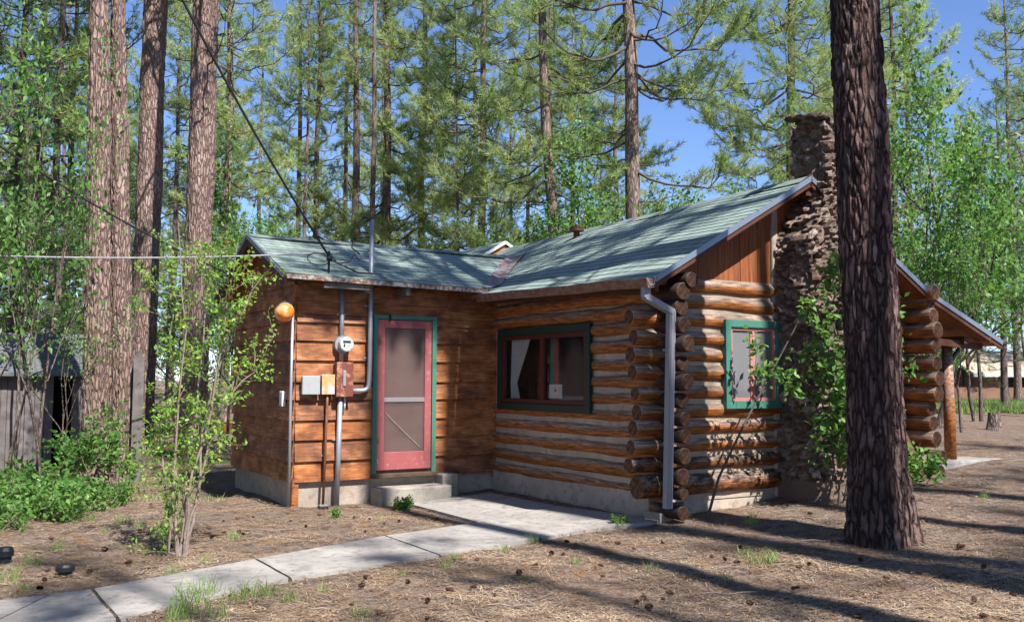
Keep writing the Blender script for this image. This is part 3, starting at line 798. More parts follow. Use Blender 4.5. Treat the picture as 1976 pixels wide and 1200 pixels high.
def window_gable():
    x0, x1, z0, z1 = WIN2; w = empty('window', Vector(((x0+x1)/2, 0, z0))-parent_off(cabin)); w.parent = cabin; w['label'] = 'sunlit green-cased window with pink sashes beside the chimney'
    b = MB(); t = .085
    b.box(x0, x1, -.13, -.06, z0, z0+t); b.box(x0, x1, -.13, -.06, z1-t, z1); b.box(x0, x0+t, -.132, -.058, z0+t, z1-t); b.box(x1-t, x1, -.132, -.058, z0+t, z1-t)
    b.build('casing', M['green'], w, bevel=.004)
    a0, a1, c0, c1 = x0+t, x1-t, z0+t, z1-t; s = .038; b = MB()
    b.box(a0, a1, -.105, -.05, c0, c0+s); b.box(a0, a1, -.105, -.05, c1-s, c1); b.box(a0, a0+s, -.107, -.048, c0+s, c1-s); b.box(a1-s, a1, -.107, -.048, c0+s, c1-s)
    mid = (a0+a1)/2-.0; b.box(mid-.035, mid+.035, -.1, -.05, c0+s, c1-s); b.build('sash', M['pinksash'], w, bevel=.003)
    b = MB(); b.box(a0+s, mid-.035, -.085, -.08, c0+s, c1-s); b.box(mid+.035, a1-s, -.085, -.08, c0+s, c1-s); b.build('pane', M['screenmesh'], w)
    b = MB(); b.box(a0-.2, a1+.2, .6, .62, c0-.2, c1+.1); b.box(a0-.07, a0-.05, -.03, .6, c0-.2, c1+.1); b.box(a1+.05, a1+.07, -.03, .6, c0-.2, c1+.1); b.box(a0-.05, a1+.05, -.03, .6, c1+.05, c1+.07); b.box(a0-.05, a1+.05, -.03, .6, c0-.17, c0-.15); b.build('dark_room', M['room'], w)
    vs = []; fs = []; nx, nz = 30, 6
    for j in range(nz+1):
        for i in range(nx+1): u = i/nx; vs.append((mid+.03+u*.13, .05+.015*math.sin(u*20+j*.2), c0+(c1-c0)*j/nz))
    for j in range(nz):
        for i in range(nx): A = j*(nx+1)+i; fs.append((A, A+1, A+nx+2, A+nx+1))
    b = MB(); b.add(vs, fs); b.build('curtain', M['curtain'], w, smooth=True)
def m_screen(name, opac, col):
    n = N(name); tr = n.n('ShaderNodeBsdfTransparent'); d = n.bsdf(col, .5, None, .3, .5)
    f = n.noise(n.coord(), 3, 3, .6); mx = n.n('ShaderNodeMixShader', {0: n.math('MULTIPLY_ADD', f, .25, opac-.12)})
    n.t.links.new(tr.outputs[0], mx.inputs[1]); n.t.links.new(d.outputs[0], mx.inputs[2]); return n.done(mx)
M['screenmesh'] = m_screen('grey_insect_screen', .55, (.3, .3, .31)); M['screen'] = m_screen('brown_door_screen', .66, (.15, .105, .10))
window_gable()

# screen door
def door():
    d = empty('screen_door', Vector((-1.46, 3.64, .37))-parent_off(cabin)); d.parent = cabin; d['label'] = 'red wooden screen door with green casing and sagging mesh'
    b = MB(); b.box(-1.915, -1.855, 3.575, 3.66, .33, 2.44); b.box(-1.045, -.98, 3.575, 3.66, .33, 2.44); b.box(-1.855, -1.045, 3.577, 3.66, 2.385, 2.44); b.build('casing', M['green'], d, bevel=.003)
    x0, x1, z0, z1, y0, y1 = -1.848, -1.052, .375, 2.378, 3.59, 3.622
    b = MB(); b.box(x0, x0+.1, y0, y1, z0, z1); b.box(x1-.1, x1, y0, y1, z0, z1); b.box(x0+.1, x1-.1, y0+.002, y1, z1-.11, z1); b.box(x0+.1, x1-.1, y0+.002, y1, z0, z0+.235); b.build('door_frame', M['red'], d, bevel=.004)
    b = MB(); b.box(x0+.1, x1-.1, y0+.004, y1-.004, 1.275, 1.335); b.build('cross_rail', m_paint('grey_rail_paint', (.2, .19, .2), (.3, .25, .22), .36), d, bevel=.003)
    # two mesh panels, slightly bulging
    for (a, c) in ((z0+.235, 1.275), (1.335, z1-.11)):
        vs = []; fs = []; n_ = 12
        for j in range(n_+1):
            for i in range(n_+1):
                u, v = i/n_, j/n_; vs.append((x0+.1+u*(x1-x0-.2), y0+.016+.012*math.sin(u*math.pi)*math.sin(v*math.pi)+.004*noise.noise(Vector((u*4, v*5, a))), a+v*(c-a)))
        for j in range(n_):
            for i in range(n_): A = j*(n_+1)+i; fs.append((A, A+1, A+n_+2, A+n_+1))
        b = MB(); b.add(vs, fs); b.build('screen_mesh', M['screen'], d, smooth=True)
    b = MB(); b.tube([(x0+.12, y0+.006, 1.13), (x1-.16, y0+.006, .66)], .003, 5); b.build('brace_wire', M['wirelight'], d)
    for zz in (.78, 2.12):
        b = MB(); b.box(x0-.03, x0+.03, y0-.012, y0-.004, zz-.04, zz+.04); b.tube([(x0-.004, y0-.014, zz-.045), (x0-.004, y0-.014, zz+.045)], .007, 6); b.build('hinge', M['rustpipe'], d)
    b = MB(); b.box(-1.70, -1.675, 3.562, 3.576, 2.36, 2.45); b.build('latch', M['black'], d)
    b = MB(); b.box(-1.855, -1.045, 3.64, 3.66, .33, 2.385); b.build('inner_door', m_plain('inner_door_wood', (.2, .1, .06), .6, 0, .5, 3), d)
    b = MB(); b.box(-1.93, -.96, 3.56, 3.66, .27, .33); b.build('threshold', m_plain('dirty_threshold_wood', (.09, .06, .04), .9), d, bevel=.01)
door()

# steps
mb = MB(); mb.box(-1.92, -.88, 3.28, 3.62, -.12, .165); st = mb.build('step', m_concrete('step_concrete', (.36, .33, .28), .8, .6), cabin, bevel=.02)
mb = MB(); mb.box(-.95, -.7, 3.42, 3.65, -.1, .3); mb.build('step_block', m_concrete('block_concrete', (.34, .31, .26), .9, .6), cabin, bevel=.025)

# gutter and downspout
gu = empty('gutter', Vector((-.47, -.4, 2.6))-parent_off(cabin)); gu.parent = cabin
mb = MB(); prof = [(.055, .05), (.05, -.045), (-.035, -.05), (-.055, .02), (-.062, .052), (-.052, .055), (-.045, .02), (-.03, -.038), (.042, -.035), (.046, .05)]
ns = 20
for i in range(ns+1):
    y = -.42+3.72*i/ns; zz = 2.615+.085*(i/ns)+.012*noise.noise(Vector((y*1.5, 0, 0)))
    for (a, c) in prof: mb.v.append((-.475+a, y, zz+c))
n = len(prof)
for i in range(ns):
    for k in range(n): mb.f.append((i*n+k, i*n+(k+1) % n, (i+1)*n+(k+1) % n, (i+1)*n+k)); mb.m.append(0)
mb.f.append(tuple(range(5))); mb.m.append(0); mb.f.append(tuple(ns*n+k for k in range(n))[::-1]); mb.m.append(0)
mb.build('trough', M['rustgutter'], gu)
for y in (.9, 2.3): mb = MB(); mb.obox((-.54, y, 2.70), (-.40, y, 2.72), .02, .012); mb.build('hanger', M['wirelight'], gu)
mb = MB()
mb.tube([(-.53, -.42, 2.66), (-.49, -.425, 2.585), (-.43, -.425, 2.60), (-.43, -.425, 2.66)], .006, 5)
mb.build('hanger', M['wirelight'], gu)
nd = MB(); rg = random.Random(5)
for k in range(420):
    y = rg.uniform(-.3, 3.3) if k < 260 else rg.choice([rg.gauss(.25, .25), rg.gauss(3.15, .15), rg.gauss(1.2, .2)]); x = -.475+rg.uniform(-.05, .05)
    p = Vector((x, y, 2.65+.023*y)); d = Vector((rg.uniform(-1, .6), rg.uniform(-1, 1), rg.uniform(-.7, .5))).normalized()*rg.uniform(.06, .14); sdv = d.cross(Vector((0, 0, 1))).normalized()*.002
    nd.add([p-sdv-d*.4, p+sdv-d*.4, p+d*.6+sdv*.3], [(0, 1, 2)])
tnn = [rg.uniform(.4, 1) for _ in nd.f]
tinted(nd, 'trapped_needles', M['litter'], gu, tnn)
ds = empty('downspout', Vector((-.13, -.3, .2))-parent_off(cabin)); ds.parent = cabin
mb = MB(); mb.obox((-.47, -.33, 2.60), (-.47, -.33, 2.46), .085, .07, up=(0, 1, 0)); mb.obox((-.485, -.33, 2.475), (-.11, -.32, 2.325), .085, .07)
for (za, zb, xa, xb) in ((2.36, .22, -.115, -.165),):
    mb.obox((xa, -.32, za), (xb, -.30, zb), .085, .07, up=(0, 1, 0))
    for k in (-.022, .022): mb.obox((xa+k, -.358, za-.03), (xb+k, -.338, zb), .01, .008, up=(0, 1, 0))
mb.build('pipe', M['whitegutter'], ds, bevel=.006)
for zz in (1.9, .9): mb = MB(); mb.box(-.19, -.07, -.345, -.26, zz, zz+.02); mb.build('strap', M['whitegutter'], ds)

# porch: posts, beam, rails
mb = MB(); mb.tube([(5.17, .0, gz(5.17)+.03), (5.16, .0, 1.2), (5.15, 0, 2.1)], [.08, .076, .07], 18, 0, True, 1, .08, 3); mb.build('porch_post', [M['log'], M['end']], cabin, smooth=True)
mb = MB(); mb.tube([(5.15, 3.2, .5), (5.15, 3.2, 2.1)], .085, 16, 0, True, 1, .08, 5); mb.build('porch_post', [M['log'], M['end']], cabin, smooth=True)
mb = MB(); mb.obox((4.3, -.2, 2.13), (5.6, -.2, 2.07), .09, .09); mb.obox((5.15, -.3, 2.15), (5.15, 6.6, 2.15), .1, .1)
for y in (1.0, 2.0, 3.0): mb.obox((4.25, y, 2.66), (5.7, y, 2.07), .06, .08)
mb.build('porch_beam', M['trim'], cabin)
mb = MB(); mb.tube([(5.5, -.33, 2.16), (5.52, -.42, 2.15)], .04, 10, 0, True, 1); mb.build('beam_end', [M['log'], M['end']], cabin)
mb = MB(); mb.obox((5.22, 0, 1.85), (5.42, 0, 2.04), .04, .04); mb.build('post_bracket', M['black'], cabin)
for zz in (1.32, .98, .68):
    mb = MB(); mb.obox((4.4, .35, zz), (5.1, .35, zz), .04, .1); mb.build('porch_rail', M['trim'], cabin)
mb = MB(); mb.box(4.35, 6.0, -.3, .55, .3, gz(5)+.055); mb.build('porch_slab', M['path'], cabin, bevel=.015)

# small things standing on the shingles
mb = MB(); vx, vy = 1.6, 3.9
mb.tube([(vx, vy, 3.7), (vx, vy, 3.88), (vx, vy, 3.89), (vx, vy, 3.96)], [.05, .05, .12, .10], 12); mb.build('vent_pipe', M['trim'], cabin)

# ================================================================== electrics and small wall things
def wallbox(name, label, cat, x0, x1, z0, z1, d, mat, group=None, lid=None, y=3.615):
    e = empty(name, ((x0+x1)/2, y, z0), label, cat, group)
    b = MB(); b.box(x0, x1, y-d, y, z0, z1); b.build('case', mat, e, bevel=.01)
    b = MB(); b.box(x0-.008, x1+.008, y-d-.012, y-d+.012, z0-.004, z1+.008); b.build('lid', lid or mat, e, bevel=.008)
    return e
bx1 = wallbox('junction_box', 'square grey metal box nearest the left corner of the siding wall', 'electrical box', -2.90, -2.68, 1.385, 1.61, .09, M['box'])
bx2 = wallbox('junction_box', 'smaller rust-streaked metal box between the grey box and the maroon box', 'electrical box', -2.645, -2.485, 1.385, 1.63, .10, M['rustbox'])
bx3 = wallbox('breaker_box', 'tall maroon painted electrical box below the round meter', 'electrical box', -2.46, -2.245, 1.355, 1.79, .13, M['maroon'])
b = MB(); b.box(-2.385, -2.345, 3.455, 3.475, 1.49, 1.69); b.build('label_plate', M['conduit'], bx3, bevel=.004)
M['meterface'] = m_plain('meter_face', (.45, .46, .46), .2, 0, .4, 30)
mt = empty('electric_meter', (-2.36, 3.6, 2.06), 'round glass-fronted electric meter with a white face on the siding wall', 'meter')
def disc(b, c, r, y0, y1, n=28):
    b.tube([(c[0], y0, c[1]), (c[0], y1, c[1])], r, n)
b = MB(); disc(b, (-2.36, 2.03), .115, 3.61, 3.53); b.build('socket_ring', M['conduit'], mt)
b = MB(); disc(b, (-2.345, 2.03), .095, 3.54, 3.44); b.build('face', M['meterface'], mt, bevel=.012)
b = MB(); b.box(-2.40, -2.30, 3.43, 3.437, 2.055, 2.075); b.box(-2.39, -2.375, 3.43, 3.437, 2.0, 2.035); b.build('dial', M['black'], mt)
def pipe(name, label, cat, pts, r, mat, straps=(), group=None):
    e = empty(name, pts[-1], label, cat, group)
    P = [Vector(p) for p in pts]; Q = [P[0]]
    for i in range(1, len(P)-1):
        a = (P[i-1]-P[i]); c = (P[i+1]-P[i]); k = min(.09, a.length*.4, c.length*.4)
        for t in range(5):
            u = t/4; s = P[i]+a.normalized()*k*(1-u)**2+c.normalized()*k*u**2; Q.append(s)
    Q.append(P[-1]); b = MB(); b.tube(Q, r, 12); b.build('tube', mat, e, smooth=True)
    for (x, y, z) in straps:
        b = MB(); b.box(x-r*1.9, x+r*1.9, y-.004, y+.02, z-.012, z+.012); b.build('strap', M['conduit'], e)
    return e
pipe('conduit', 'grey conduit dropping from the eave to the round meter', 'conduit', [(-2.37, 3.58, 2.80), (-2.37, 3.58, 1.78)], .031, M['conduit'], [(-2.37, 3.6, 2.42)])
pipe('conduit', 'thick grey conduit running below the maroon box to the ground', 'conduit', [(-2.38, 3.56, 1.37), (-2.41, 3.56, -.05)], .034, M['conduit'], [(-2.4, 3.6, .8)])
pipe('conduit', 'thin rusty pipe below the rust-streaked box', 'conduit', [(-2.56, 3.55, 1.4), (-2.565, 3.55, 1.17), (-2.6, 3.54, -.04)], .017, M['rustpipe'], [(-2.58, 3.6, .6)])
pipe('mast', 'service mast curving from the maroon box up through the eave above the roof', 'service mast', [(-2.24, 3.54, 1.43), (-2.0, 3.54, 1.43), (-1.985, 3.54, 1.75), (-1.985, 3.53, 3.70)], .031, M['conduit'], [(-1.985, 3.6, 2.55), (-1.985, 3.6, 1.86)])
pipe('corner_pipe', 'thin grey pipe standing up the left corner of the siding wing', 'pipe', [(-3.03, 3.58, 2.46), (-3.03, 3.60, 1.3), (-3.035, 3.58, -.05)], .019, M['conduit'])
pipe('conduit', 'short bare pipe end below the maroon box', 'conduit', [(-2.32, 3.56, 1.36), (-2.32, 3.56, 1.18)], .013, M['white'])
sb = empty('sensor_box', (-2.985, 4.25, 1.2), 'small pale plastic box on the shaded end wall', 'box'); b = MB(); b.box(-3.04, -2.985, 3.92, 4.04, 1.22, 1.42); b.build('case', M['white'], sb, bevel=.012); b = MB(); b.box(-3.046, -3.04, 3.93, 4.03, 1.225, 1.25); b.build('base_lip', M['box'], sb)
lf = empty('globe_lamp', (-3.14, 3.58, 2.3), 'orange glass globe lamp at the left corner of the siding wing', 'lamp')
b = MB(); seg = 24
rows = []
for j in range(13):
    t = math.pi*j/12; rows.append((math.sin(t)*.125, -math.cos(t)*.125))
for j in range(1, 12): pass
vs = []; fs = []
for j, (r, z) in enumerate(rows):
    for i in range(seg): a = 2*math.pi*i/seg; vs.append((-3.16+max(r, .004)*math.cos(a), 3.52+max(r, .004)*math.sin(a), 2.42+z))
for j in range(12):
    for i in range(seg): fs.append((j*seg+i, j*seg+(i+1) % seg, (j+1)*seg+(i+1) % seg, (j+1)*seg+i))
b.add(vs, fs)
n = N('orange_globe'); f = n.noise(n.coord(), 4.5, 3, .6); M['globe'] = n.done(n.bsdf(n.ramp(f, [(.42, (.85, .45, .2)), (.52, (.8, .22, .02))]), .25, None, 0, .5, **{'Subsurface Weight': .3}))
b.build('globe', M['globe'], lf, smooth=True)
b = MB(); b.tube([(-3.03, 3.585, 2.50), (-3.1, 3.55, 2.56), (-3.16, 3.52, 2.56), (-3.16, 3.52, 2.53)], .012, 8); b.tube([(-3.16, 3.52, 2.555), (-3.16, 3.52, 2.525)], .04, 14); b.build('bracket', M['conduit'], lf)

# service mast fittings and overhead wires
wm = empty('wire_bracket', (-2.65, 3.5, 2.95), 'black wire clamp standing on the wing roof with looped cable ends', 'bracket')
b = MB(); b.tube([(-2.62, 3.42, 2.92), (-2.63, 3.40, 3.22)], .016, 8); b.tube([(-2.66, 3.38, 3.12), (-2.60, 3.38, 3.12)], .035, 10); b.build('post', M['black'], wm)
rg = random.Random(4)
def loop(c, r, n, seed, ax):
    rg = random.Random(seed); pts = []
    for i in range(n+1):
        a = 2*math.pi*i/n*1.1; pts.append((c[0]+r*math.cos(a)*ax[0], c[1]+r*math.cos(a)*ax[1]*.4, c[2]+r*math.sin(a)*ax[2]))
    return pts
b = MB()
b.tube(loop((-2.78, 3.36, 3.10), .13, 14, 1, (1.3, 1, .6)), .007, 5, cap=False); b.build('cable_loop', M['wire'], wm)
b = MB(); b.tube([(-2.63, 3.39, 3.12), (-2.45, 3.3, 3.02), (-2.25, 3.32, 2.95), (-2.0, 3.45, 2.97)], .012, 6); b.build('cable_tail', M['wire'], wm)
b = MB(); b.tube([(-2.63, 3.4, 3.2), (-2.5, 3.4, 3.06), (-2.35, 3.4, 3.1), (-2.28, 3.4, 3.2), (-2.2, 3.42, 3.12)], .007, 5); b.build('cable_tail', M['wire'], wm)
b = MB(); b.tube([(-2.0, 3.53, 3.68), (-2.12, 3.5, 3.72), (-2.2, 3.5, 3.62), (-2.16, 3.5, 3.5), (-2.06, 3.5, 3.52)], .012, 6); b.build('cable_tail', M['wire'], wm)
b = MB(); b.tube([(-2.02, 3.53, 3.46), (-2.25, 3.5, 3.44), (-2.28, 3.5, 3.3), (-2.16, 3.5, 3.22)], .010, 6); b.build('cable_tail', M['wire'], wm)
def cable(label, pts, r, mat, sag, n=24):
    b = MB(); P = []
    for i in range(n+1):
        t = i/n; p = Vector(pts[0]).lerp(Vector(pts[1]), t); p.z -= sag*4*t*(1-t); P.append(p)
    b.tube(P, r, 7); o = b.build('overhead_cable', mat); tag(o, label, 'cable'); return o
def pix(px, py, dep): return at(px, dep, py)
cable('thick black cable slanting steeply down to the wing roof', [pix(295, -110, 10.0), (-2.64, 3.39, 3.16)], .015, M['wire'], .10)
cable('black cable crossing the left tree trunks', [pix(-60, 243, 11.5), pix(480, 545, 14.6)], .013, M['wire'], .12)
cable('light grey cable stretched level across the left tree trunks', [pix(-80, 491, 11.8), pix(655, 486, 12.6)], .011, M['wirelight'], .06)

# leaning board, log, stump, posts, shed
lb = empty('leaning_board', (3.6, -.6, gz(3.6)), 'old brown plank leaning against the log corner beside the porch', 'plank')
b = MB(); b.obox((3.72, -.62, gz(3.7)-.02), (3.74, -.12, 1.3), .11, .035); b.build('board', M['trim'], lb); b = MB(); b.obox((3.84, -.60, gz(3.7)-.02), (3.80, -.1, 1.0), .05, .03); b.build('batten', M['trim'], lb)
b = MB(); b.tube([(4.15, -.42, gz(4.1)+.12), (4.2, .3, gz(4.2)+.14)], .13, 16, 0, True, 1, .1, 4); o = b.build('short_log', [M['log'], M['end']], smooth=True); tag(o, 'short cut log lying at the edge of the porch slab', 'log')
def stump(px, dep, r, h, label):
    x, y, z = atg(px, dep); b = MB(); n = 16
    pts = [(x, y, z-.05), (x, y, z+.06), (x+.01, y, z+h*.6), (x+.02, y, z+h)]
    b.tube(pts, [r*1.5, r*1.15, r, r*.95], n, 0, True, 1, .3, 2)
    o = b.build('tree_stump', [M['bark_thin'], M['end']]); tag(o, label, 'stump'); return o
stump(1915, 20.5, .13, .36, 'small cut tree stump in the clearing right of the porch')
gp = empty('grey_post', (-4.13, 7.65, -.05), 'tall weathered grey plank standing beside the double pine', 'post')
b = MB(); x0, y0 = -4.14, 7.7
b.add([(x0-.075, y0, -.1), (x0+.075, y0-.02, -.1), (x0+.085, y0-.02, 1.86), (x0+.05, y0-.02, 1.96), (x0, y0-.01, 1.99), (x0-.05, y0, 1.95), (x0-.07, y0, 1.86)]+[(x0-.06, y0+.05, -.1), (x0+.09, y0+.03, -.1), (x0+.1, y0+.03, 1.86), (x0+.06, y0+.03, 1.96), (x0+.01, y0+.04, 1.99), (x0-.04, y0+.05, 1.95), (x0-.06, y0+.05, 1.86)],
      [(0, 1, 2, 3, 4, 5, 6), (13, 12, 11, 10, 9, 8, 7)]+[((i+1) % 7, i, 7+i, 7+(i+1) % 7) for i in range(7)])
b.build('plank', M['greywood'], gp)
sh = empty('shed', (-5.2, 11.2, -.06), 'small grey board shed with a pale metal roof behind the left saplings', 'shed', rz=0)
b = MB(); x = -6.1
while x < -4.35:
    w = random.uniform(.1, .17)
    if not (-5.05 < x < -4.72): b.box(x, x+w-.008, 11.0+random.uniform(-.01, .01), 11.04, -.06, 1.62+random.uniform(-.02, .02))
    x += w
b.build('board_wall', M['greywood'], sh)
for bb in ((-7.9, -6.12, 11.01, 11.06), (-6.1, -4.4, 12.9, 12.95), (-4.42, -4.37, 11.04, 12.9)):
    b = MB(); b.box(*bb, -.1, 1.6); b.build('dark_wall', M['room'], sh)
b = MB(); b.add([(-8.0, 10.8, 1.60), (-4.15, 10.8, 1.60), (-4.15, 12.0, 2.35), (-8.0, 12.0, 2.35), (-8, 10.8, 1.66), (-4.15, 10.8, 1.66), (-4.15, 12.0, 2.41), (-8.0, 12.0, 2.41)], [(0, 1, 2, 3), (4, 7, 6, 5), (0, 4, 5, 1), (1, 5, 6, 2), (0, 3, 7, 4)])
b.add([(-8.0, 13.2, 1.60), (-4.15, 13.2, 1.60), (-4.15, 12.0, 2.36), (-8.0, 12.0, 2.36)], [(0, 1, 2, 3)])
b.build('metal_roof', m_plain('dull_metal_roofing', (.1, .105, .11), .8), sh)
# bench behind the wing
be = empty('garden_bench', (-.2, 17.2, 0), 'low reddish wooden bench on dark legs far behind the siding wing', 'bench')
bx, by, bz = atg(436, 24)
be.location = (bx, by, bz)
b = MB(); b.box(bx-.7, bx+.7, by-.2, by+.2, bz+.42, bz+.48); b.build('seat', M['siding'], be)
b = MB(); b.box(bx-.7, bx+.7, by-.24, by-.2, bz+.22, bz+.46); b.build('front_board', M['siding'], be)
for k in (-.55, .55): b = MB(); b.box(bx+k-.05, bx+k+.05, by-.18, by+.18, bz-.02, bz+.42); b.build('leg', M['trim'], be)

# low house and lawn far right
hx, hy, hz = atg(1985, 47)
fh = empty('low_house', (hx, hy, hz), 'low tan-roofed house far off at the right edge', 'house')
U = RT; Dv = np.array([math.cos(YAW), math.sin(YAW), 0])
def hp(u, d, z): p = np.array([hx, hy, hz])+U*u+Dv*d; return (p[0], p[1], z+hz)
def hbox(b, u0, u1, d0, d1, z0, z1):
    c = [hp(u, d, z) for z in (z0, z1) for (u, d) in ((u0, d0), (u1, d0), (u1, d1), (u0, d1))]
    b.add(c, [(0, 3, 2, 1), (4, 5, 6, 7), (0, 1, 5, 4), (1, 2, 6, 5), (2, 3, 7, 6), (3, 0, 4, 7)])
b = MB(); hbox(b, -2.2, 9, 0, 6, -.1, 1.35); b.build('wall', m_plain('far_brown_wall', (.2, .12, .085), .9), fh)
b = MB(); b.add([hp(-3.1, -.8, 1.3), hp(10, -.8, 1.3), hp(10, 3, 2.45), hp(-3.1, 3, 2.45), hp(-3.1, -.8, 1.42), hp(10, -.8, 1.42), hp(10, 3, 2.57), hp(-3.1, 3, 2.57), hp(-3.1, 7, 1.3), hp(10, 7, 1.3)], [(0, 1, 2, 3), (4, 5, 6, 7), (0, 1, 5, 4), (0, 4, 7, 3), (7, 6, 9, 8)]); b.build('roof', m_plain('far_tan_roof', (.42, .33, .25), .9), fh)
b = MB(); hbox(b, -3.1, 10, -.86, -.8, 1.22, 1.4); b.build('fascia', M['white'], fh)
for (u0, u1) in ((-1.2, -.1), (.3, 1.4), (2.2, 3.4)): 
    b = MB(); hbox(b, u0, u1, -.05, 0, .65, 1.15); wn = b.build('window', M['room'], fh)
    b2 = MB(); hbox(b2, (u0+u1)/2-.04, (u0+u1)/2+.04, -.08, -.05, .65, 1.15); b2.build('frame', M['white'], wn)
fx, fy, fz = atg(1900, 41)
b = MB(); hx, hy, hz = fx, fy, fz
hbox(b, -2.6, 6, 0, .25, -.1, .75); o = b.build('garden_wall', m_plain('brown_block_wall', (.22, .12, .085), .9, 0, .25, 3)); tag(o, 'low brown block wall in front of the far house', 'wall')

# black plastic caps in the dirt
def cap(px, py_dep, r, h, label):
    x, y, z = atg(px, py_dep); e = empty('ground_cap', (x, y, z), label, 'drain cap')
    b = MB(); b.tube([(x, y, z-.03), (x, y, z+h*.5)], r*.75, 18); b.build('stem', M['black'], e); b = MB(); b.tube([(x, y, z+h*.45), (x, y, z+h*.8), (x, y, z+h)], [r, r, r*.8], 18); b.build('cover', M['black'], e)
cap(25, 8.7, .07, .14, 'black plastic cap standing in the dirt at the left edge'); cap(140, 8.15, .075, .10, 'blue-black plastic cap lying beside the walkway edge')
dx_, dy_ = -2.68, 3.35
e = empty('pipe_foot', (dx_, dy_, gz(dx_)), 'small black and grey shoe under the thin rusty pipe', 'fitting'); b = MB(); b.box(dx_-.05, dx_+.07, dy_-.05, dy_+.04, gz(dx_)-.01, gz(dx_)+.05); b.build('cover', M['black'], e, bevel=.01); b = MB(); b.box(dx_-.045, dx_+.065, dy_-.045, dy_+.035, gz(dx_)+.05, gz(dx_)+.06); b.build('top_plate', M['conduit'], e)

# ================================================================== vegetation
def unit(a): return a/np.maximum(np.linalg.norm(a, axis=-1, keepdims=True), 1e-9)

def tufts(P, D, rg, nb=14, ln=.2, w=.013, spread=.9, tint=None):
    """needle tufts: nb thin triangles fanning about D at each P"""
    T = len(P); r = unit(rg.normal(size=(T, nb, 3))); d = unit(D[:, None, :]*.75+r*spread); L = ln*rg.uniform(.65, 1.15, (T, nb, 1))
    off = D[:, None, :]*rg.uniform(-.5, .5, (T, nb, 1))*ln*.7
    base = P[:, None, :]+off; tip = base+d*L; tip[..., 2] -= .12*L[..., 0]*0
    sd_ = unit(np.cross(d, rg.normal(size=(T, nb, 3))))*w/2
    V = np.stack([base-sd_, base+sd_, tip+sd_*.3], 2).reshape(-1, 3); F = np.arange(len(V)).reshape(-1, 3)
    t = np.repeat(rg.uniform(0, 1, T) if tint is None else tint, nb)+rg.uniform(-.15, .15, T*nb)
    return V, F, np.clip(t, 0, 1)

def tube_np(pts, rad, n=5):
    pts = np.array(pts, float); m_ = len(pts); d = unit(np.gradient(pts, axis=0)); up = np.array([0, 0, 1.]) if abs(d[0, 2]) < .9 else np.array([1., 0, 0])
    a = unit(np.cross(d, up)); c = np.cross(a, d); t = np.linspace(0, 2*np.pi, n, endpoint=False); rad = np.asarray(rad, float)
    V = pts[:, None]+rad[:, None, None]*(a[:, None]*np.cos(t)[None, :, None]+c[:, None]*np.sin(t)[None, :, None])
    I = np.arange(m_*n).reshape(m_, n); J = np.roll(I, -1, 1); F = np.stack([I[:-1], J[:-1], J[1:], I[1:]], -1).reshape(-1, 4)
    return V.reshape(-1, 3), F
def join(parts):
    V = []; F = []; b = 0
    for v, f in parts: V.append(v); F.append(f+b); b += len(v)
    return np.concatenate(V), np.concatenate(F)

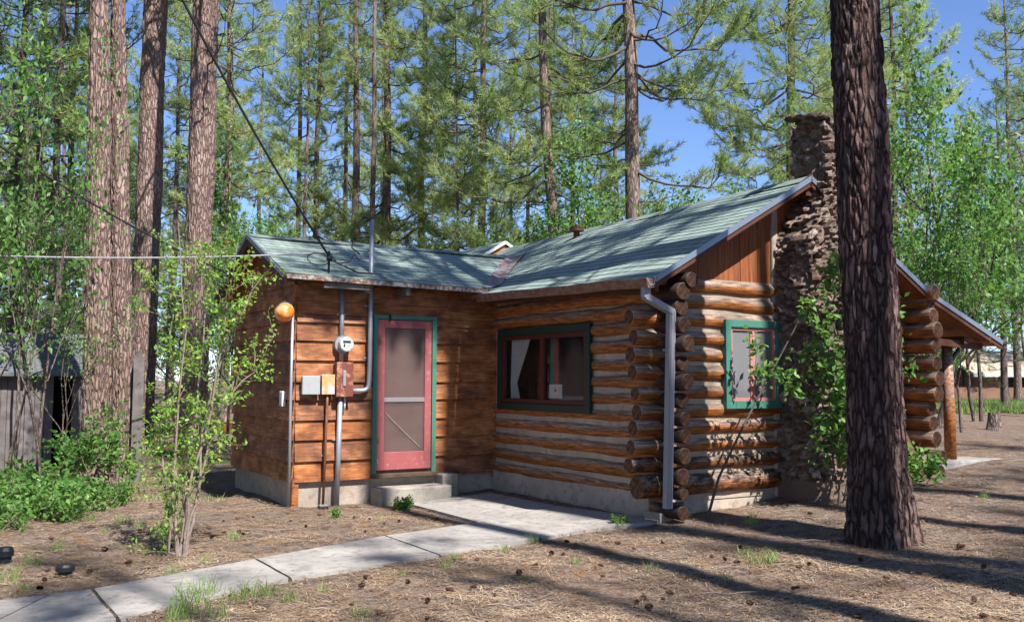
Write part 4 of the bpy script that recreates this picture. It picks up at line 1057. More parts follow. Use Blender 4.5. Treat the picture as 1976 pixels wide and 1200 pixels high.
def pine_crown(name, seed, H, zlo, nbr, Lmax, r0, nb=13, ln=.21, w=.014, dens=1.0, mats=None, bare=6, droop=.25):
    """branches (part mesh) and needles (part mesh) of a ponderosa, origin at the foot"""
    rg = np.random.default_rng(seed); br = []; P = []; D = []; TT = []
    for i in range(nbr+bare):
        isbare = i >= nbr
        f = rg.uniform(0, 1)**.9; z = zlo+(H-zlo)*f if not isbare else rg.uniform(zlo*.55, zlo*1.2)
        az = rg.uniform(0, 2*np.pi); shape = (1-f)**.55*(.55+.45*min(1, f*5+.25)) if not isbare else .5
        L = max(.5, Lmax*shape*rg.uniform(.65, 1.15)); el = (-droop+.75*f)+rg.uniform(-.2, .2)
        rt = r0*(1-z/H)**.8+.02; n = 9; s = np.linspace(0, 1, n)
        dirh = np.array([math.cos(az), math.sin(az), 0]); side = np.array([-math.sin(az), math.cos(az), 0])
        wob = rg.uniform(-.25, .25)*L; up_ = math.tan(el)
        pts = dirh*(rt*.6+L*s)[:, None]+side*(wob*s**2)[:, None]*.6+np.array([0, 0, 1.])*(z+L*(up_*s+(.28+.1*rg.normal())*s**2.2-.12*np.sin(s*np.pi)))[:, None]
        pts[1:-1] += rg.normal(size=(n-2, 3))*L*.018
        rad = (.010+.011*L)*(1-s*.85)*(.8 if isbare else 1)
        br.append(tube_np(pts, rad, 5))
        # twigs
        nt_ = int((5 if isbare else 9)*L/2.2)+3
        for k in range(nt_):
            u = rg.uniform(.28 if not isbare else .3, 1)**.8; j = min(n-2, int(u*(n-1))); q = pts[j]+(pts[j+1]-pts[j])*(u*(n-1)-j)
            dd = unit(pts[j+1]-pts[j]); lat = side*rg.choice([-1, 1])*rg.uniform(.5, 1.3)+dd*rg.uniform(.3, 1)+np.array([0, 0, rg.uniform(-.2, .6)]); lat = unit(lat)
            tl = L*(.12+.3*(1-u)+.12)*rg.uniform(.5, 1.2)
            m_ = 4; ss = np.linspace(0, 1, m_)[:, None]; tp = q+lat*tl*ss+np.array([0, 0, 1.])*(.22*tl*ss**2)
            br.append(tube_np(tp, np.linspace(.012, .005, m_), 3))
            if isbare and rg.uniform() < .8: continue
            base_t = rg.uniform(.15, .85)
            nn = max(2, int(tl/.13*dens))
            for uu in np.linspace(.3, 1, nn):
                P.append(q+lat*tl*uu+np.array([0, 0, .22*tl*uu**2])+rg.normal(size=3)*.05); D.append(unit(lat+np.array([0, 0, .5])+rg.normal(size=3)*.35)); TT.append(base_t+rg.uniform(-.15, .15))
        if not isbare:
            P.append(pts[-1]); D.append(unit(pts[-1]-pts[-2]+np.array([0, 0, .05]))); TT.append(.7)
    bv, bf = join(br); P = np.array(P); D = np.array(D)
    V, F, t = tufts(P, D, rg, nb, ln, w, .85, np.array(TT))
    mats = mats or ('needle', 'branch')
    return (tri_mesh(name+'_branches', bv, bf, M[mats[1]]), tri_mesh(name+'_foliage', V, F, M[mats[0]], attrs={'tint': t}))

def pine_trunk(name, seed, H, r0, mat, seg=14, rings=40, rough=.06, flare=.35, z0=-.15, amp=.06):
    rg = random.Random(seed); V = []; F = []
    for j in range(rings+1):
        s = (j/rings)**1.15; z = z0+(H-z0)*s; r = r0*(1-s)**.75+.012; r *= 1+flare*math.exp(-max(z, 0)/.28)
        ox = amp*noise.noise(Vector((z*.18, seed*3.3, 0)))*2; oy = amp*noise.noise(Vector((z*.18, seed*3.3, 9)))*2
        for k in range(seg):
            a = 2*math.pi*k/seg; rr = r*(1+rough*noise.noise(Vector((math.cos(a)*2, math.sin(a)*2, z*.8+seed)))+.5*flare*math.exp(-max(z, 0)/.2)*noise.noise(Vector((math.cos(a)*2.5, math.sin(a)*2.5, seed))))
            V.append((ox+rr*math.cos(a), oy+rr*math.sin(a), z))
    V = np.array(V); I = np.arange((rings+1)*seg).reshape(rings+1, seg); J = np.roll(I, -1, 1)
    F = np.stack([I[:-1], J[:-1], J[1:], I[1:]], -1).reshape(-1, 4)
    return tri_mesh(name, V, F, mat, smooth=True)

def bark_trunk(name, seed, H, r0, mat, top_r, flare, lean=(0, 0), seg=110, zmax=9.0, dz=.035, depth=.028, sc=1.0):
    """close trunk with modelled bark plates up to zmax, plain above"""
    zs = list(np.arange(-.12, zmax, dz))+list(np.linspace(zmax, H, 14)); V = []
    for z in zs:
        s = max(0, z)/H; r = r0+(top_r-r0)*min(1, z/zmax) if z <= zmax else top_r*(1-(z-zmax)/(H-zmax))**.8+.02
        lob = math.exp(-max(z, 0)/.42)
        for k in range(seg):
            a = 2*math.pi*k/seg; ca, sa = math.cos(a), math.sin(a)
            q = Vector((ca*r*9.5*sc, sa*r*9.5*sc, z*2.0*sc+seed*5)); q += Vector((noise.noise(q*.8), noise.noise(q*.8+Vector((5, 5, 5))), noise.noise(q*.8+Vector((0, 9, 2)))))*.6
            d, _ = noise.voronoi(q); e = min(1, (d[1]-d[0])/.38); e = e*e*(3-2*e)
            rr = r*(1+flare*lob*(.75+.7*noise.noise(Vector((ca*1.9, sa*1.9, seed)))))+depth*(e-.7)+.012*noise.noise(Vector((ca*7, sa*7, z*5+seed)))+.02*noise.noise(Vector((ca*1.5, sa*1.5, z*.7)))
            V.append((rr*ca+lean[0]*z+.02*noise.noise(Vector((z*.3, seed, 0))), rr*sa+lean[1]*z, z))
    V = np.array(V); n = len(zs); I = np.arange(n*seg).reshape(n, seg); J = np.roll(I, -1, 1)
    F = np.stack([I[:-1], J[:-1], J[1:], I[1:]], -1).reshape(-1, 4)
    return tri_mesh(name, V, F, mat, smooth=False)

CROWNS = []
for i, (H, zlo, nbr, L, r0) in enumerate(((21, 4.0, 66, 3.0, .2), (24, 6.5, 86, 3.9, .25), (19, 2.6, 70, 2.7, .18), (22, 3.2, 74, 3.1, .22), (15, 1.0, 78, 2.5, .14), (23, 9.5, 54, 3.2, .25), (24, 12, 26, 2.4, .25), (31, 21.5, 26, 2.2, .3))):
    CROWNS.append((H, r0, pine_crown('pine%d' % i, 100+i, H, zlo, nbr, L, r0, dens=1.1 if i < 6 else .8, nb=15 if i < 6 else 11, w=.017, ln=.23)))
DARKC = []
for i, (H, zlo, nbr, L, r0) in enumerate(((18, 1.6, 70, 2.4, .16), (20, 4, 60, 2.6, .18))):
    DARKC.append((H, r0, pine_crown('darkpine%d' % i, 300+i, H, zlo, nbr, L, r0, mats=('needledark', 'branch'))))
TR = {}
def pine(x, y, dia, var, label, group=None, lean=(0, 0), rz=None, dark=False, sc=1.0, mat='bark_mid', zs=None):
    H, r0, (bm, fm) = (DARKC if dark else CROWNS)[var]
    key = (H, mat)
    if key not in TR: TR[key] = [pine_trunk('trunk', 10+k, H, .2, M[mat], amp=.10) for k in range(2)]
    e = empty('pine_tree', (x, y, gz(x)-.03), label, 'tree', group, 0)
    e.rotation_euler = (lean[1], lean[0], 0); e.scale = (sc, sc, zs or sc)
    rz = random.uniform(0, 6.28) if rz is None else rz
    t = link('trunk', TR[key][random.randint(0, 1)], e); k = dia/.4/sc; t.scale = (k, k, 1); t.rotation_euler = (0, 0, rz)
    c = link('branches', bm, e); c.rotation_euler = (0, 0, rz)
    f = link('foliage', fm, e); f.rotation_euler = (0, 0, rz)
    return e
def pinepx(px, dep, *a, **k):
    x, y, z = atg(px, dep); return pine(x, y, *a, **k)

# ---- near pines with modelled bark
def near_pine(x, y, r, H, crown, label, mat, top_r, flare, lean=(0, 0), seed=1, seg=96, zmax=8, depth=.025, rz=0., cs=1., dz=.035, sc=1.0):
    e = empty('pine_tree', (x, y, gz(x)-.02), label, 'tree')
    link('trunk', bark_trunk('trunk', seed, H, r, mat, top_r, flare, lean, seg, zmax, dz, depth, sc), e)
    if crown is not None:
        Hc, r0, (bm, fm) = CROWNS[crown]
        for nm, me in (('branches', bm), ('foliage', fm)):
            o = link(nm, me, e); o.rotation_euler = (0, 0, rz); o.scale = (cs, cs, 1.0)
            o.location = (lean[0]*12, lean[1]*12, 0)
    return e
bigx, bigy = .69, -2.34
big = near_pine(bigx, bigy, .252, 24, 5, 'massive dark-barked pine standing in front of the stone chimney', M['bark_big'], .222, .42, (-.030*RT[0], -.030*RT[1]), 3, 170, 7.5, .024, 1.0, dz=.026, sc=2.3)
x, y, z = atg(194, 15.2)
dbl = empty('pine_tree', (x, y, z), 'twin-trunked pinkish pine at the left, its trunks fused at the foot', 'tree')
link('trunk', bark_trunk('trunk', 5, 31, .245, M['bark_left'], .15, .3, (-.028*RT[0], -.028*RT[1]), 90, 8, .045, .02, 1.2), dbl, (0, 0, 0))
link('trunk', bark_trunk('trunk', 8, 23, .20, M['bark_left'], .105, .35, (-.044*RT[0], -.044*RT[1]), 80, 8, .045, .018, 1.2), dbl, (RT[0]*.36+Dv[0]*.15, RT[1]*.36+Dv[1]*.15, 0))
for nm, me in zip(('branches', 'foliage'), CROWNS[7][2]): link(nm, me, dbl)
x, y, z = atg(274, 21.5)
near_pine(x, y, .29, 31, 7, 'straight sunlit pine trunk behind the tall grey plank', M['bark_left'], .26, .3, (.006*RT[0], .006*RT[1]), 11, 80, 10, .018, 2.0, dz=.05)
x, y, z = atg(374, 19.5)
near_pine(x, y, .27, 24, 5, 'dark-shadowed pine trunk behind the slender front shrub', M['bark_left'], .26, .3, (.006*RT[0], .006*RT[1]), 13, 80, 10, .018, 4.0, dz=.05)
# dead branches on the left pines
for (px, dep, hz, az, L, lab) in ((300, 21.2, 7.3, .2, 1.7, 0), (300, 21.2, 8.8, .5, 1.4, 0), (400, 19.3, 7.7, -.1, 3.2, 1), (400, 19.3, 8.6, .3, 2.2, 1)): pass

# ---- mid pines behind the cabin, placed one by one
mids = [
 (430, 30, .32, 0, 'slim pine trunk between the third left trunk and the wing roof', .0, 'bark_mid'),
 (568, 40, .26, 6, 'thin pine left of a close pair above the left end of the wing roof', 0, 'bark_thin'),
 (604, 38, .28, 3, 'thin pine above the cable clamp on the wing roof', 0, 'bark_mid'),
 (680, 35, .33, 6, 'dark straight pine just left of the service mast', .0, 'bark_thin'),
 (716, 33, .22, 6, 'very slender reddish pine directly behind the service mast', .0, 'bark_mid'),
 (740, 36, .42, 3, 'thicker pale pine just right of the service mast', 0, 'bark_mid'),
 (888, 29, .11, 4, 'thin black curved young tree left of the small rear gable', -.02, 'bark_thin'),
 (932, 33, .34, 0, 'tall straight pine rising from the small rear gable', .0, 'bark_mid'),
 (1088, 27, .36, 3, 'leaning pink-barked pine behind the middle of the main ridge', -.055, 'bark_mid'),
 (1062, 38, .30, 2, 'darker pine hidden partly behind the leaning pine', 0, 'bark_thin'),
 (1236, 26, .48, 1, 'stout pine with bare side limbs behind the right part of the main roof', -.022, 'bark_mid'),
 (1534, 34, .42, 1, 'bare-limbed pine rising directly behind the stone chimney', 0, 'bark_thin'),
 (1742, 36, .30, 0, 'pine just right of the massive dark trunk', -.01, 'bark_thin'),
 (1768, 38, .26, 3, 'second pine right of the massive dark trunk', -.01, 'bark_thin'),
 (60, 24, .2, 2, 'thin dark pine at the left edge behind the saplings', 0, 'bark_thin'),
 (98, 22, .19, 3, 'thin dark pine left of the twin-trunked pine', 0, 'bark_thin'),
]
for (px, dep, dia, var, lab, ln_, mat) in mids:
    pinepx(px, dep, dia, var, lab, lean=(ln_*RT[0]*1.0, -ln_*RT[1]*1.0), mat=mat)
pinepx(1938, 33, .24, 0, 'slender pine with low drooping boughs right of the porch', dark=True, mat='bark_thin', sc=.62)
pinepx(2025, 28, .35, 1, 'dark pine crown cut off by the right edge', dark=True, mat='bark_thin', sc=1.0)
for (px, dep, v, sc, lab) in ((20, 21, 1, .8, 'dark bushy pine behind the shed roof'), (120, 25, 0, .9, 'dark bushy pine between the shed and the twin pine'), (330, 32, 0, .8, 'dark bushy pine between the second and third left trunks'), (985, 44, 1, .8, 'dark bushy pine far behind the rear gable'), (1160, 40, 0, .6, 'dark bushy pine left of the stout bare-limbed pine'), (1310, 44, 0, .5, 'dark bushy pine far behind the main ridge'), (1700, 46, 0, .8, 'dark bushy pine far behind the massive trunk')):
    pinepx(px, dep, .22, v, lab, dark=True, mat='bark_thin', sc=sc)
pinepx(-40, 20, .3, 0, 'dark bushy pine cut off by the left edge', dark=True, mat='bark_thin', sc=.9)

# ---- filler pines farther back, ordered from the left
fill = []
rg = random.Random(21); px = -330
while px < 2450:
    fill.append((px, rg.uniform(34, 50))); px += rg.uniform(64, 108)
px = -300
while px < 2400:
    fill.append((px, rg.uniform(52, 74))); px += rg.uniform(70, 125)
ords = 0; fill.sort()
ANC = [(-400, 'outside the left edge of the view'), (-150, 'just beyond the left edge of the view'), (0, 'behind the leafy saplings at the left edge'), (120, 'behind the twin-trunked pine'), (215, 'between the twin pine and the second trunk'), (320, 'between the second and third left trunks'), (410, 'just right of the third left trunk'), (480, 'over the left peak of the wing roof'), (545, 'over the left half of the wing roof'), (620, 'left of the cable clamp'), (690, 'behind the service mast'), (760, 'over the right half of the wing roof'), (840, 'left of the small rear gable'), (920, 'behind the small rear gable'), (1000, 'left of the leaning pine'), (1100, 'right of the leaning pine'), (1190, 'around the stout bare-limbed pine'), (1290, 'over the upper main ridge'), (1380, 'in the sky gap left of the chimney'), (1480, 'behind the chimney top'), (1580, 'behind the massive dark trunk'), (1710, 'just right of the massive dark trunk'), (1800, 'over the porch roof'), (1880, 'over the porch eave'), (1960, 'beyond the right edge of the view'), (2120, 'well outside the right edge'), (2280, 'farthest outside the right edge'), (9999, '')]
def region(px):
    for (a, t), (b, _) in zip(ANC[:-1], ANC[1:]):
        if a <= px < b: return t
def flabel(px, dep):
    t = region(px); same = sorted(d for p, d in fill if region(p) == t); k = same.index(dep)
    w = 'only' if len(same) == 1 else ('nearest', 'second nearest', 'third nearest', 'fourth nearest', 'fifth nearest', 'sixth nearest')[k] if k < len(same)-1 else 'farthest'
    return 'green background pine %s, the %s of them' % (t, w) if len(same) > 1 else 'lone green background pine '+t
for (px, dep) in fill:
    ords += 1; sc = rg.uniform(.8, 1.1); var = rg.randint(0, 4)
    top = None
    if 1285 < px < 1470: sc = rg.uniform(.34, .46)
    elif 1760 < px < 1925: sc = rg.uniform(.36, .5)
    elif 1150 < px < 1285: sc = rg.uniform(.5, .75)
    if dep > 50: sc *= .9 if sc > .6 else 1.25
    pinepx(px, dep, rg.uniform(.2, .36)*sc, var, flabel(px, dep), group='pines of the background forest', sc=sc, mat=rg.choice(['bark_mid', 'bark_thin']), dark=False)

# ---- pines on the camera side, out of the picture, that throw the shade
shade = [(.5, -9.6, .46, 7), (-.6, -11.2, .42, 7), (3.9, -9.0, .34, 7), (2.5, -10.5, .34, 7), (1.5, -13.5, .4, 7), (-5.4, -15.8, .36, 6), (-4.0, -17.5, .4, 6), (-1.2, -18.5, .4, 6), (1.6, -19, .4, 6), (-6.6, -17, .4, 6), (5.6, -16.5, .35, 6), (-10.5, -19, .4, 6), (9.0, -12.5, .35, 6), (0.2, -25, .4, 1), (-7.5, -24, .4, 1), (4.2, -22, .4, 1), (-11, 0, .4, 4), (-12.5, 6, .4, 3), (-11.5, -6, .4, 4), (-16, 1, .4, 0), (-15, -8, .4, 3), (-11, 12, .4, 4), (-14, 16, .4, 3), (-19, 9, .4, 2)]
for k, (x, y, d, v) in enumerate(shade):
    pine(x, y, d, v, 'tall sparse pine on the open side of the yard facing the gable', group='pines on the open side of the yard', mat='bark_mid')

# ---- broadleaf plants
def leafmesh(name, P, rg, size, mat, nl, tint=None, scat=.12):
    T = len(P); c = np.repeat(P, nl, 0)+rg.normal(size=(T*nl, 3))*scat; n_ = unit(rg.normal(size=(T*nl, 3))+np.array([0, 0, .9])); a = unit(np.cross(n_, rg.normal(size=(T*nl, 3)))); b = np.cross(n_, a)
    s = size*rg.uniform(.6, 1.25, (T*nl, 1)); 
    V = np.stack([c-a*s*.55, c+b*s*.33-a*s*.05, c+a*s*.6, c-b*s*.33-a*s*.05], 1); V[:, 1] += n_*s*.12; V[:, 3] += n_*s*.12
    V = V.reshape(-1, 3); I = np.arange(len(V)).reshape(-1, 4); F = np.concatenate([I[:, [0, 1, 2]], I[:, [0, 2, 3]]])
    t = np.clip(np.repeat(rg.uniform(.1, .9, T), nl)+rg.uniform(-.2, .2, T*nl), 0, 1); t = np.concatenate([t, t])
    return tri_mesh(name, V, F, M[mat], attrs={'tint': t})
def grow(rg, p, d, L, r, lev, out, tips, maxlev, spread=.55, upb=.25, segs=5, nch=3):
    pts = [p]; q = p.copy(); dd = d.copy()
    for i in range(segs):
        dd = unit(dd+rg.normal(size=3)*.13+np.array([0, 0, upb*.3])); q = q+dd*L/segs; pts.append(q.copy())
        if lev >= maxlev-1: tips.append(q.copy())
    out.append(tube_np(pts, np.linspace(r, r*.45, segs+1), 5 if lev < 2 else 3))
    if lev < maxlev:
        for k in range(nch):
            u = rg.uniform(.35, 1); j = min(segs-1, int(u*segs)); b = pts[j]+(pts[j+1]-pts[j])*(u*segs-j)
            nd = unit(dd+rg.normal(size=3)*spread*1.2+np.array([0, 0, upb])); grow(rg, b, nd, L*rg.uniform(.5, .75), r*.5, lev+1, out, tips, maxlev, spread, upb, segs, nch)
def bush(name, seed, stems, L, r, maxlev, leaf, mat, nl, spread=.55, nch=3, lean=.35, base=.1, upb=.25, scat=.1, twig='twig', zmin=-9):
    rg = np.random.default_rng(seed); out = []; tips = []
    for s in range(stems):
        a = rg.uniform(0, 6.28); p = np.array([math.cos(a)*base*rg.uniform(.2, 1), math.sin(a)*base*rg.uniform(.2, 1), -.03]); d = unit(np.array([math.cos(a)*lean, math.sin(a)*lean, 1.]))
        grow(rg, p, d, L*rg.uniform(.75, 1.15), r, 0, out, tips, maxlev, spread, upb, 5, nch)
    tips = [t for t in tips if t[2] > zmin or rg.uniform() < .04]
    bv, bf = join(out); return (tri_mesh(name+'_stems', bv, bf, M[twig]), leafmesh(name+'_leaves', np.array(tips), rg, leaf, mat, nl, scat=scat))
def put(kind, meshes, x, y, label, cat, z=None, sc=1., rz=None, group=None, names=('stems', 'leaves'), zsc=None):
    e = empty(kind, (x, y, (gz(x) if z is None else z)), label, cat, group, random.uniform(0, 6.28) if rz is None else rz); e.scale = (sc, sc, zsc or sc)
    for nm, me in zip(names, meshes): link(nm, me, e)
    return e
OAK = [bush('oak%d' % i, 40+i, 2, 3.2, .06, 3, .10, 'leaf', 6, .7, 4, .2, .15, .2, .13, 'bark_thin', 1.5) for i in range(3)]
LOW = [bush('low%d' % i, 60+i, 8, .36, .008, 2, .065, 'leaf', 2, .9, 3, 1.1, .25, .1, .05) for i in range(3)]
SAP = [bush('sap%d' % i, 70+i, 2, 2.6, .03, 3, .085, 'leaf', 3, .6, 3, .14, .12, .3, .11, 'bark_thin') for i in range(2)]
for k, (px, dep, s, zs, lab) in enumerate([
  (1010, 25, 1.05, 1.15, 'bright green oak behind the main ridge, left of the leaning pine'), (1150, 24, 1.05, 1.1, 'bright green oak behind the main ridge, right of the leaning pine'), (1330, 27, 1.2, 1.15, 'oak behind the upper end of the main ridge'),
  (1455, 29, 1.35, 1.35, 'pale oak against the sky left of the chimney top'), (1795, 21, 1.1, 1.4, 'tall bright oak right of the massive dark trunk'), (1745, 22, 1.1, 1.2, 'oak half hidden by the massive dark trunk'), (1880, 25, .95, 1.45, 'spreading oak against the sky above the porch roof'),
  (1846, 19.5, .55, .6, 'small oak beyond the porch post'), (1990, 30, .9, 1.3, 'oak at the right edge below the dark pine'), (450, 21, .6, 1.1, 'bright green oak left of the wing roof peak'), (500, 25, 1.1, 1.15, 'oak behind the left end of the wing roof'),
  (330, 28, .9, .8, 'oak between the second and third left trunks')]):
    x, y, z = atg(px, dep); put('oak_tree', OAK[k % 3], x, y, lab, 'tree', sc=s, zsc=zs, names=('trunk', 'leaves'))
for k, (px, dep, s, zs, lab) in enumerate([(85, 13.0, .8, 1.25, 'pale-stemmed leafy sapling in front of the grey shed'), (-25, 12.5, .9, 1.2, 'leafy sapling at the far left edge'), (125, 14.2, .5, .7, 'short sapling left of the twin-trunked pine'), (30, 16.5, 1.0, 1.7, 'tall leafy sapling rising beside the shed')]):
    x, y, z = atg(px, dep); put('sapling', SAP[k % 2], x, y, lab, 'sapling', sc=s, zsc=zs)
for k, (px, dep, s, lab) in enumerate([(15, 11.4, 1.3, 'low leafy bush at the left edge of the yard'), (75, 11.2, 1.25, 'low leafy bush second from the left edge'), (130, 11.6, 1.2, 'low leafy bush in front of the shed boards'), (185, 12.2, 1.15, 'low leafy bush nearest the foot of the twin pine'), (50, 12.8, 1.5, 'taller leafy bush behind the low bushes'), (215, 12.6, .9, 'small leafy bush right of the twin pine foot'), (100, 13.5, 1.2, 'leafy bush hiding the shed door'), (0, 10.6, 1.0, 'leafy bush nearest the camera at the left edge')]):
    x, y, z = atg(px, dep); put('leafy_bush', LOW[k % 3], x, y, lab, 'bush', sc=s*.8)
x, y, z = atg(205, 14.0)
put('leafy_bush', bush('sprig', 91, 6, .85, .008, 2, .07, 'leaf', 5, .8, 3, .5, .1, .2, .06, 'twig', .3), x, y, 'leafy sprig growing against the twin pine trunk', 'bush')

# front shrub: pale thin stems with small yellow-green leaves
def front_shrub():
    rg = np.random.default_rng(12); x0, y0 = -4.86, 1.07; out = []; tips = []
    R3 = RT; D3 = Dv
    stems = [((-.10, 0), (-.16, .02), (-.12, 1.0), (-.02, 2.0), (-.12, 3.1)), ((-.06, .03), (-.02, .3), (.03, 1.1), (.12, 2.2), (.0, 2.9)), ((-.02, .0), (.12, .5), (.2, 1.3), (.5, 2.1), (.82, 2.62)), ((0, .05), (.05, .6), (.3, 1.4), (.42, 2.2), (.55, 2.9)), ((.02, 0), (.1, .5), (.25, 1.2), (.55, 1.6), (.78, 1.75)), ((-.05, 0), (-.2, .4), (-.3, .75), (-.3, .9), (-.32, 1.0)), ((-.08, .0), (-.14, .9), (-.22, 1.6), (-.26, 2.2), (-.3, 2.6))]
    for si, st in enumerate(stems):
        P = []
        dd = rg.uniform(-.25, .25)
        c = np.array([[st[0][0], 0.0]]+[list(s) for s in st[1:]])
        t = np.linspace(0, 1, 14); tt = np.linspace(0, 1, len(c)); u = np.interp(t, tt, c[:, 0]); z = np.interp(t, tt, np.maximum.accumulate(c[:, 1])); z[0] = -.05
        pts = np.array([R3*u[i]*.82+D3*dd*t[i]+np.array([0, 0, z[i]]) for i in range(14)]); pts[1:] += rg.normal(size=(13, 3))*.012
        out.append(tube_np(pts, np.linspace(.017, .004, 14), 6))
        for k in range(16):
            j = rg.integers(3, 13); b = pts[j]; nd = unit(unit(pts[j]-pts[j-1])+rg.normal(size=3)*.7); grow(rg, b, nd, rg.uniform(.18, .42), .005, 2, out, tips, 3, .6, .2, 4, 2)
    bv, bf = join(out); P = np.array(tips)
    put('slender_shrub', (tri_mesh('shrub_stems', bv, bf, M['twig']), leafmesh('shrub_leaves', P, rg, .042, 'leafyellow', 3, scat=.03)), x0, y0, 'slender shrub with pale stems and small yellow-green leaves beside the walkway', 'shrub', rz=0.)
front_shrub()
# shrub climbing beside the chimney
def chimney_shrub():
    rg = np.random.default_rng(33); out = []; tips = []; x0, y0 = .35, -.85
    g0 = gz(x0)
    main = np.array([(-.05, .45, 0), (.08, .4, .45), (.35, .3, 1.0), (.7, .2, 1.6), (1.05, .1, 2.2), (1.35, .0, 2.7)]); out.append(tube_np(main, np.linspace(.017, .006, 6), 6))
    for (s, e) in (((1.3, .02, 0), (1.2, -.1, 2.0)), ((1.45, -.05, 0), (1.6, -.15, 2.7)), ((1.5, .0, 0), (1.35, -.2, 1.5)), ((1.75, -.1, 0), (2.0, -.2, 2.5))):
        s, e = np.array(s), np.array(e); t = np.linspace(0, 1, 9)[:, None]; p = s+(e-s)*t+np.sin(t*np.pi)*np.array([.1, -.05, 0]); p[1:] += rg.normal(size=(8, 3))*.03; out.append(tube_np(p, np.linspace(.014, .005, 9), 5))
        for k in range(12):
            j = rg.integers(3, 9); grow(rg, p[j], unit(rg.normal(size=3)+np.array([0, -.5, .5])), rg.uniform(.2, .42), .005, 2, out, tips, 3, .7, .1, 4, 2)
    for k in range(8):
        j = rg.integers(3, 6); grow(rg, main[j], unit(rg.normal(size=3)+np.array([.2, -.2, .4])), rg.uniform(.15, .35), .005, 2, out, tips, 3, .7, .1, 4, 2)
    bv, bf = join(out)
    put('chimney_shrub', (tri_mesh('cshrub_stems', bv, bf, M['branch']), leafmesh('cshrub_leaves', np.array(tips), rg, .075, 'leaf', 4, scat=.05)), x0, y0, 'leafy shrub growing up against the shaded side of the stone chimney', 'shrub', rz=0.)
chimney_shrub()
put('leafy_bush', bush('porchplant', 95, 4, .26, .006, 2, .075, 'leaf', 2, .7, 3, .5, .15, .2, .06), 3.45, -.75, 'leafy plant at the foot of the leaning plank', 'bush')

# weeds and grass tufts
def gpix(px, py):
    xi, yi = px-988, 600-py; a = c_*xi-s_*yi; b = s_*xi+c_*yi; d = FW+(a*RT+b*UPV)/FPX; z = 0.
    for _ in range(40):
        P = CAM+d*(z-CAM[2])/d[2]; z = .5*z+.5*gz(P[0])
    return float(P[0]), float(P[1])
def grassmesh(name, seed, n, h, spread, w=.006):
    rg = np.random.default_rng(seed); a = rg.uniform(0, 6.28, n); r = spread*np.sqrt(rg.uniform(0, 1, n)); b = np.stack([r*np.cos(a), r*np.sin(a), np.full(n, -.01)], 1)
    hh = h*rg.uniform(.4, 1.1, n); d = rg.normal(size=(n, 3))*.35; d[:, 2] = 1; d = unit(d); bend = rg.normal(size=(n, 3))*.25; bend[:, 2] = 0
    s = unit(np.cross(d, rg.normal(size=(n, 3))))*w/2
    m_ = b+d*hh[:, None]*.55; t = b+(d+bend)*hh[:, None]
    V = np.stack([b-s, b+s, m_+s*.8, m_-s*.8, t], 1).reshape(-1, 3); i = np.arange(n)*5
    F = np.concatenate([np.stack([i, i+1, i+2], 1), np.stack([i, i+2, i+3], 1), np.stack([i+3, i+2, i+4], 1)]); tt = np.tile(rg.uniform(0, 1, n), 3)
    return tri_mesh(name, V, F, M['grassm'], attrs={'tint': tt})
GR = [grassmesh('grass_tuft', 5+i, 46, .17, .09) for i in range(3)]
rg = random.Random(9)
gl = [(370, 1165, 1.3), (400, 1150, 1.1), (350, 1185, 1.2), (455, 1160, 1.1), (490, 1155, 1.3), (520, 1150, .8), (400, 1085, .7), (300, 1040, .8), (270, 1020, .9), (240, 1010, 1), (620, 1145, .7), (200, 1030, .7), (975, 1065, .8), (1030, 1045, .7), (1195, 1018, .6), (1450, 1010, 1.1), (1370, 975, 1.3), (1350, 985, .9), (1440, 1075, .8), (1465, 1090, 1.1), (1490, 1085, .9), (1325, 1000, .8), (880, 1080, .6), (860, 1095, .7), (1690, 1050, .6), (1400, 1120, .6), (735, 1005, .5), (560, 1160, .9), (1260, 1105, .7), (450, 1040, .8), (110, 1060, .8), (60, 1090, .9), (20, 1120, 1.0), (45, 1140, .8), (330, 1110, .7), (780, 1110, .5), (1560, 960, .7), (1110, 1085, .5), (1010, 1120, .5), (700, 1190, .7), (340, 1199, 1.0), (1900, 960, .6), (410, 1190, 1.2)]
for k, (px, py, s) in enumerate(gl):
    x, y = gpix(px, py); o = link('grass_tuft', GR[k % 3], None, (x, y, gz(x)+(.02 if on_path(x, y) else 0))); o.scale = (s, s, s); o.rotation_euler = (0, 0, rg.uniform(0, 6))
    tag(o, 'small tuft of thin green grass growing from the needle litter', 'grass tuft', 'grass tufts in the yard')
WEED = bush('weed', 97, 6, .16, .004, 1, .06, 'leaf', 4, .6, 3, .7, .03, .3, .03)
for (px, py, s, lab) in ((782, 984, .7, 'small bright weed by the concrete step'), (1050, 950, 1.1, 'weed against the shaded log wall foundation'), (655, 1000, .5, 'tiny weed in the dirt left of the walkway'), (1195, 1012, .5, 'tiny weed at the edge of the walkway end')):
    x, y = gpix(px, py); put('weed', WEED, x, y, lab, 'weed', sc=s)
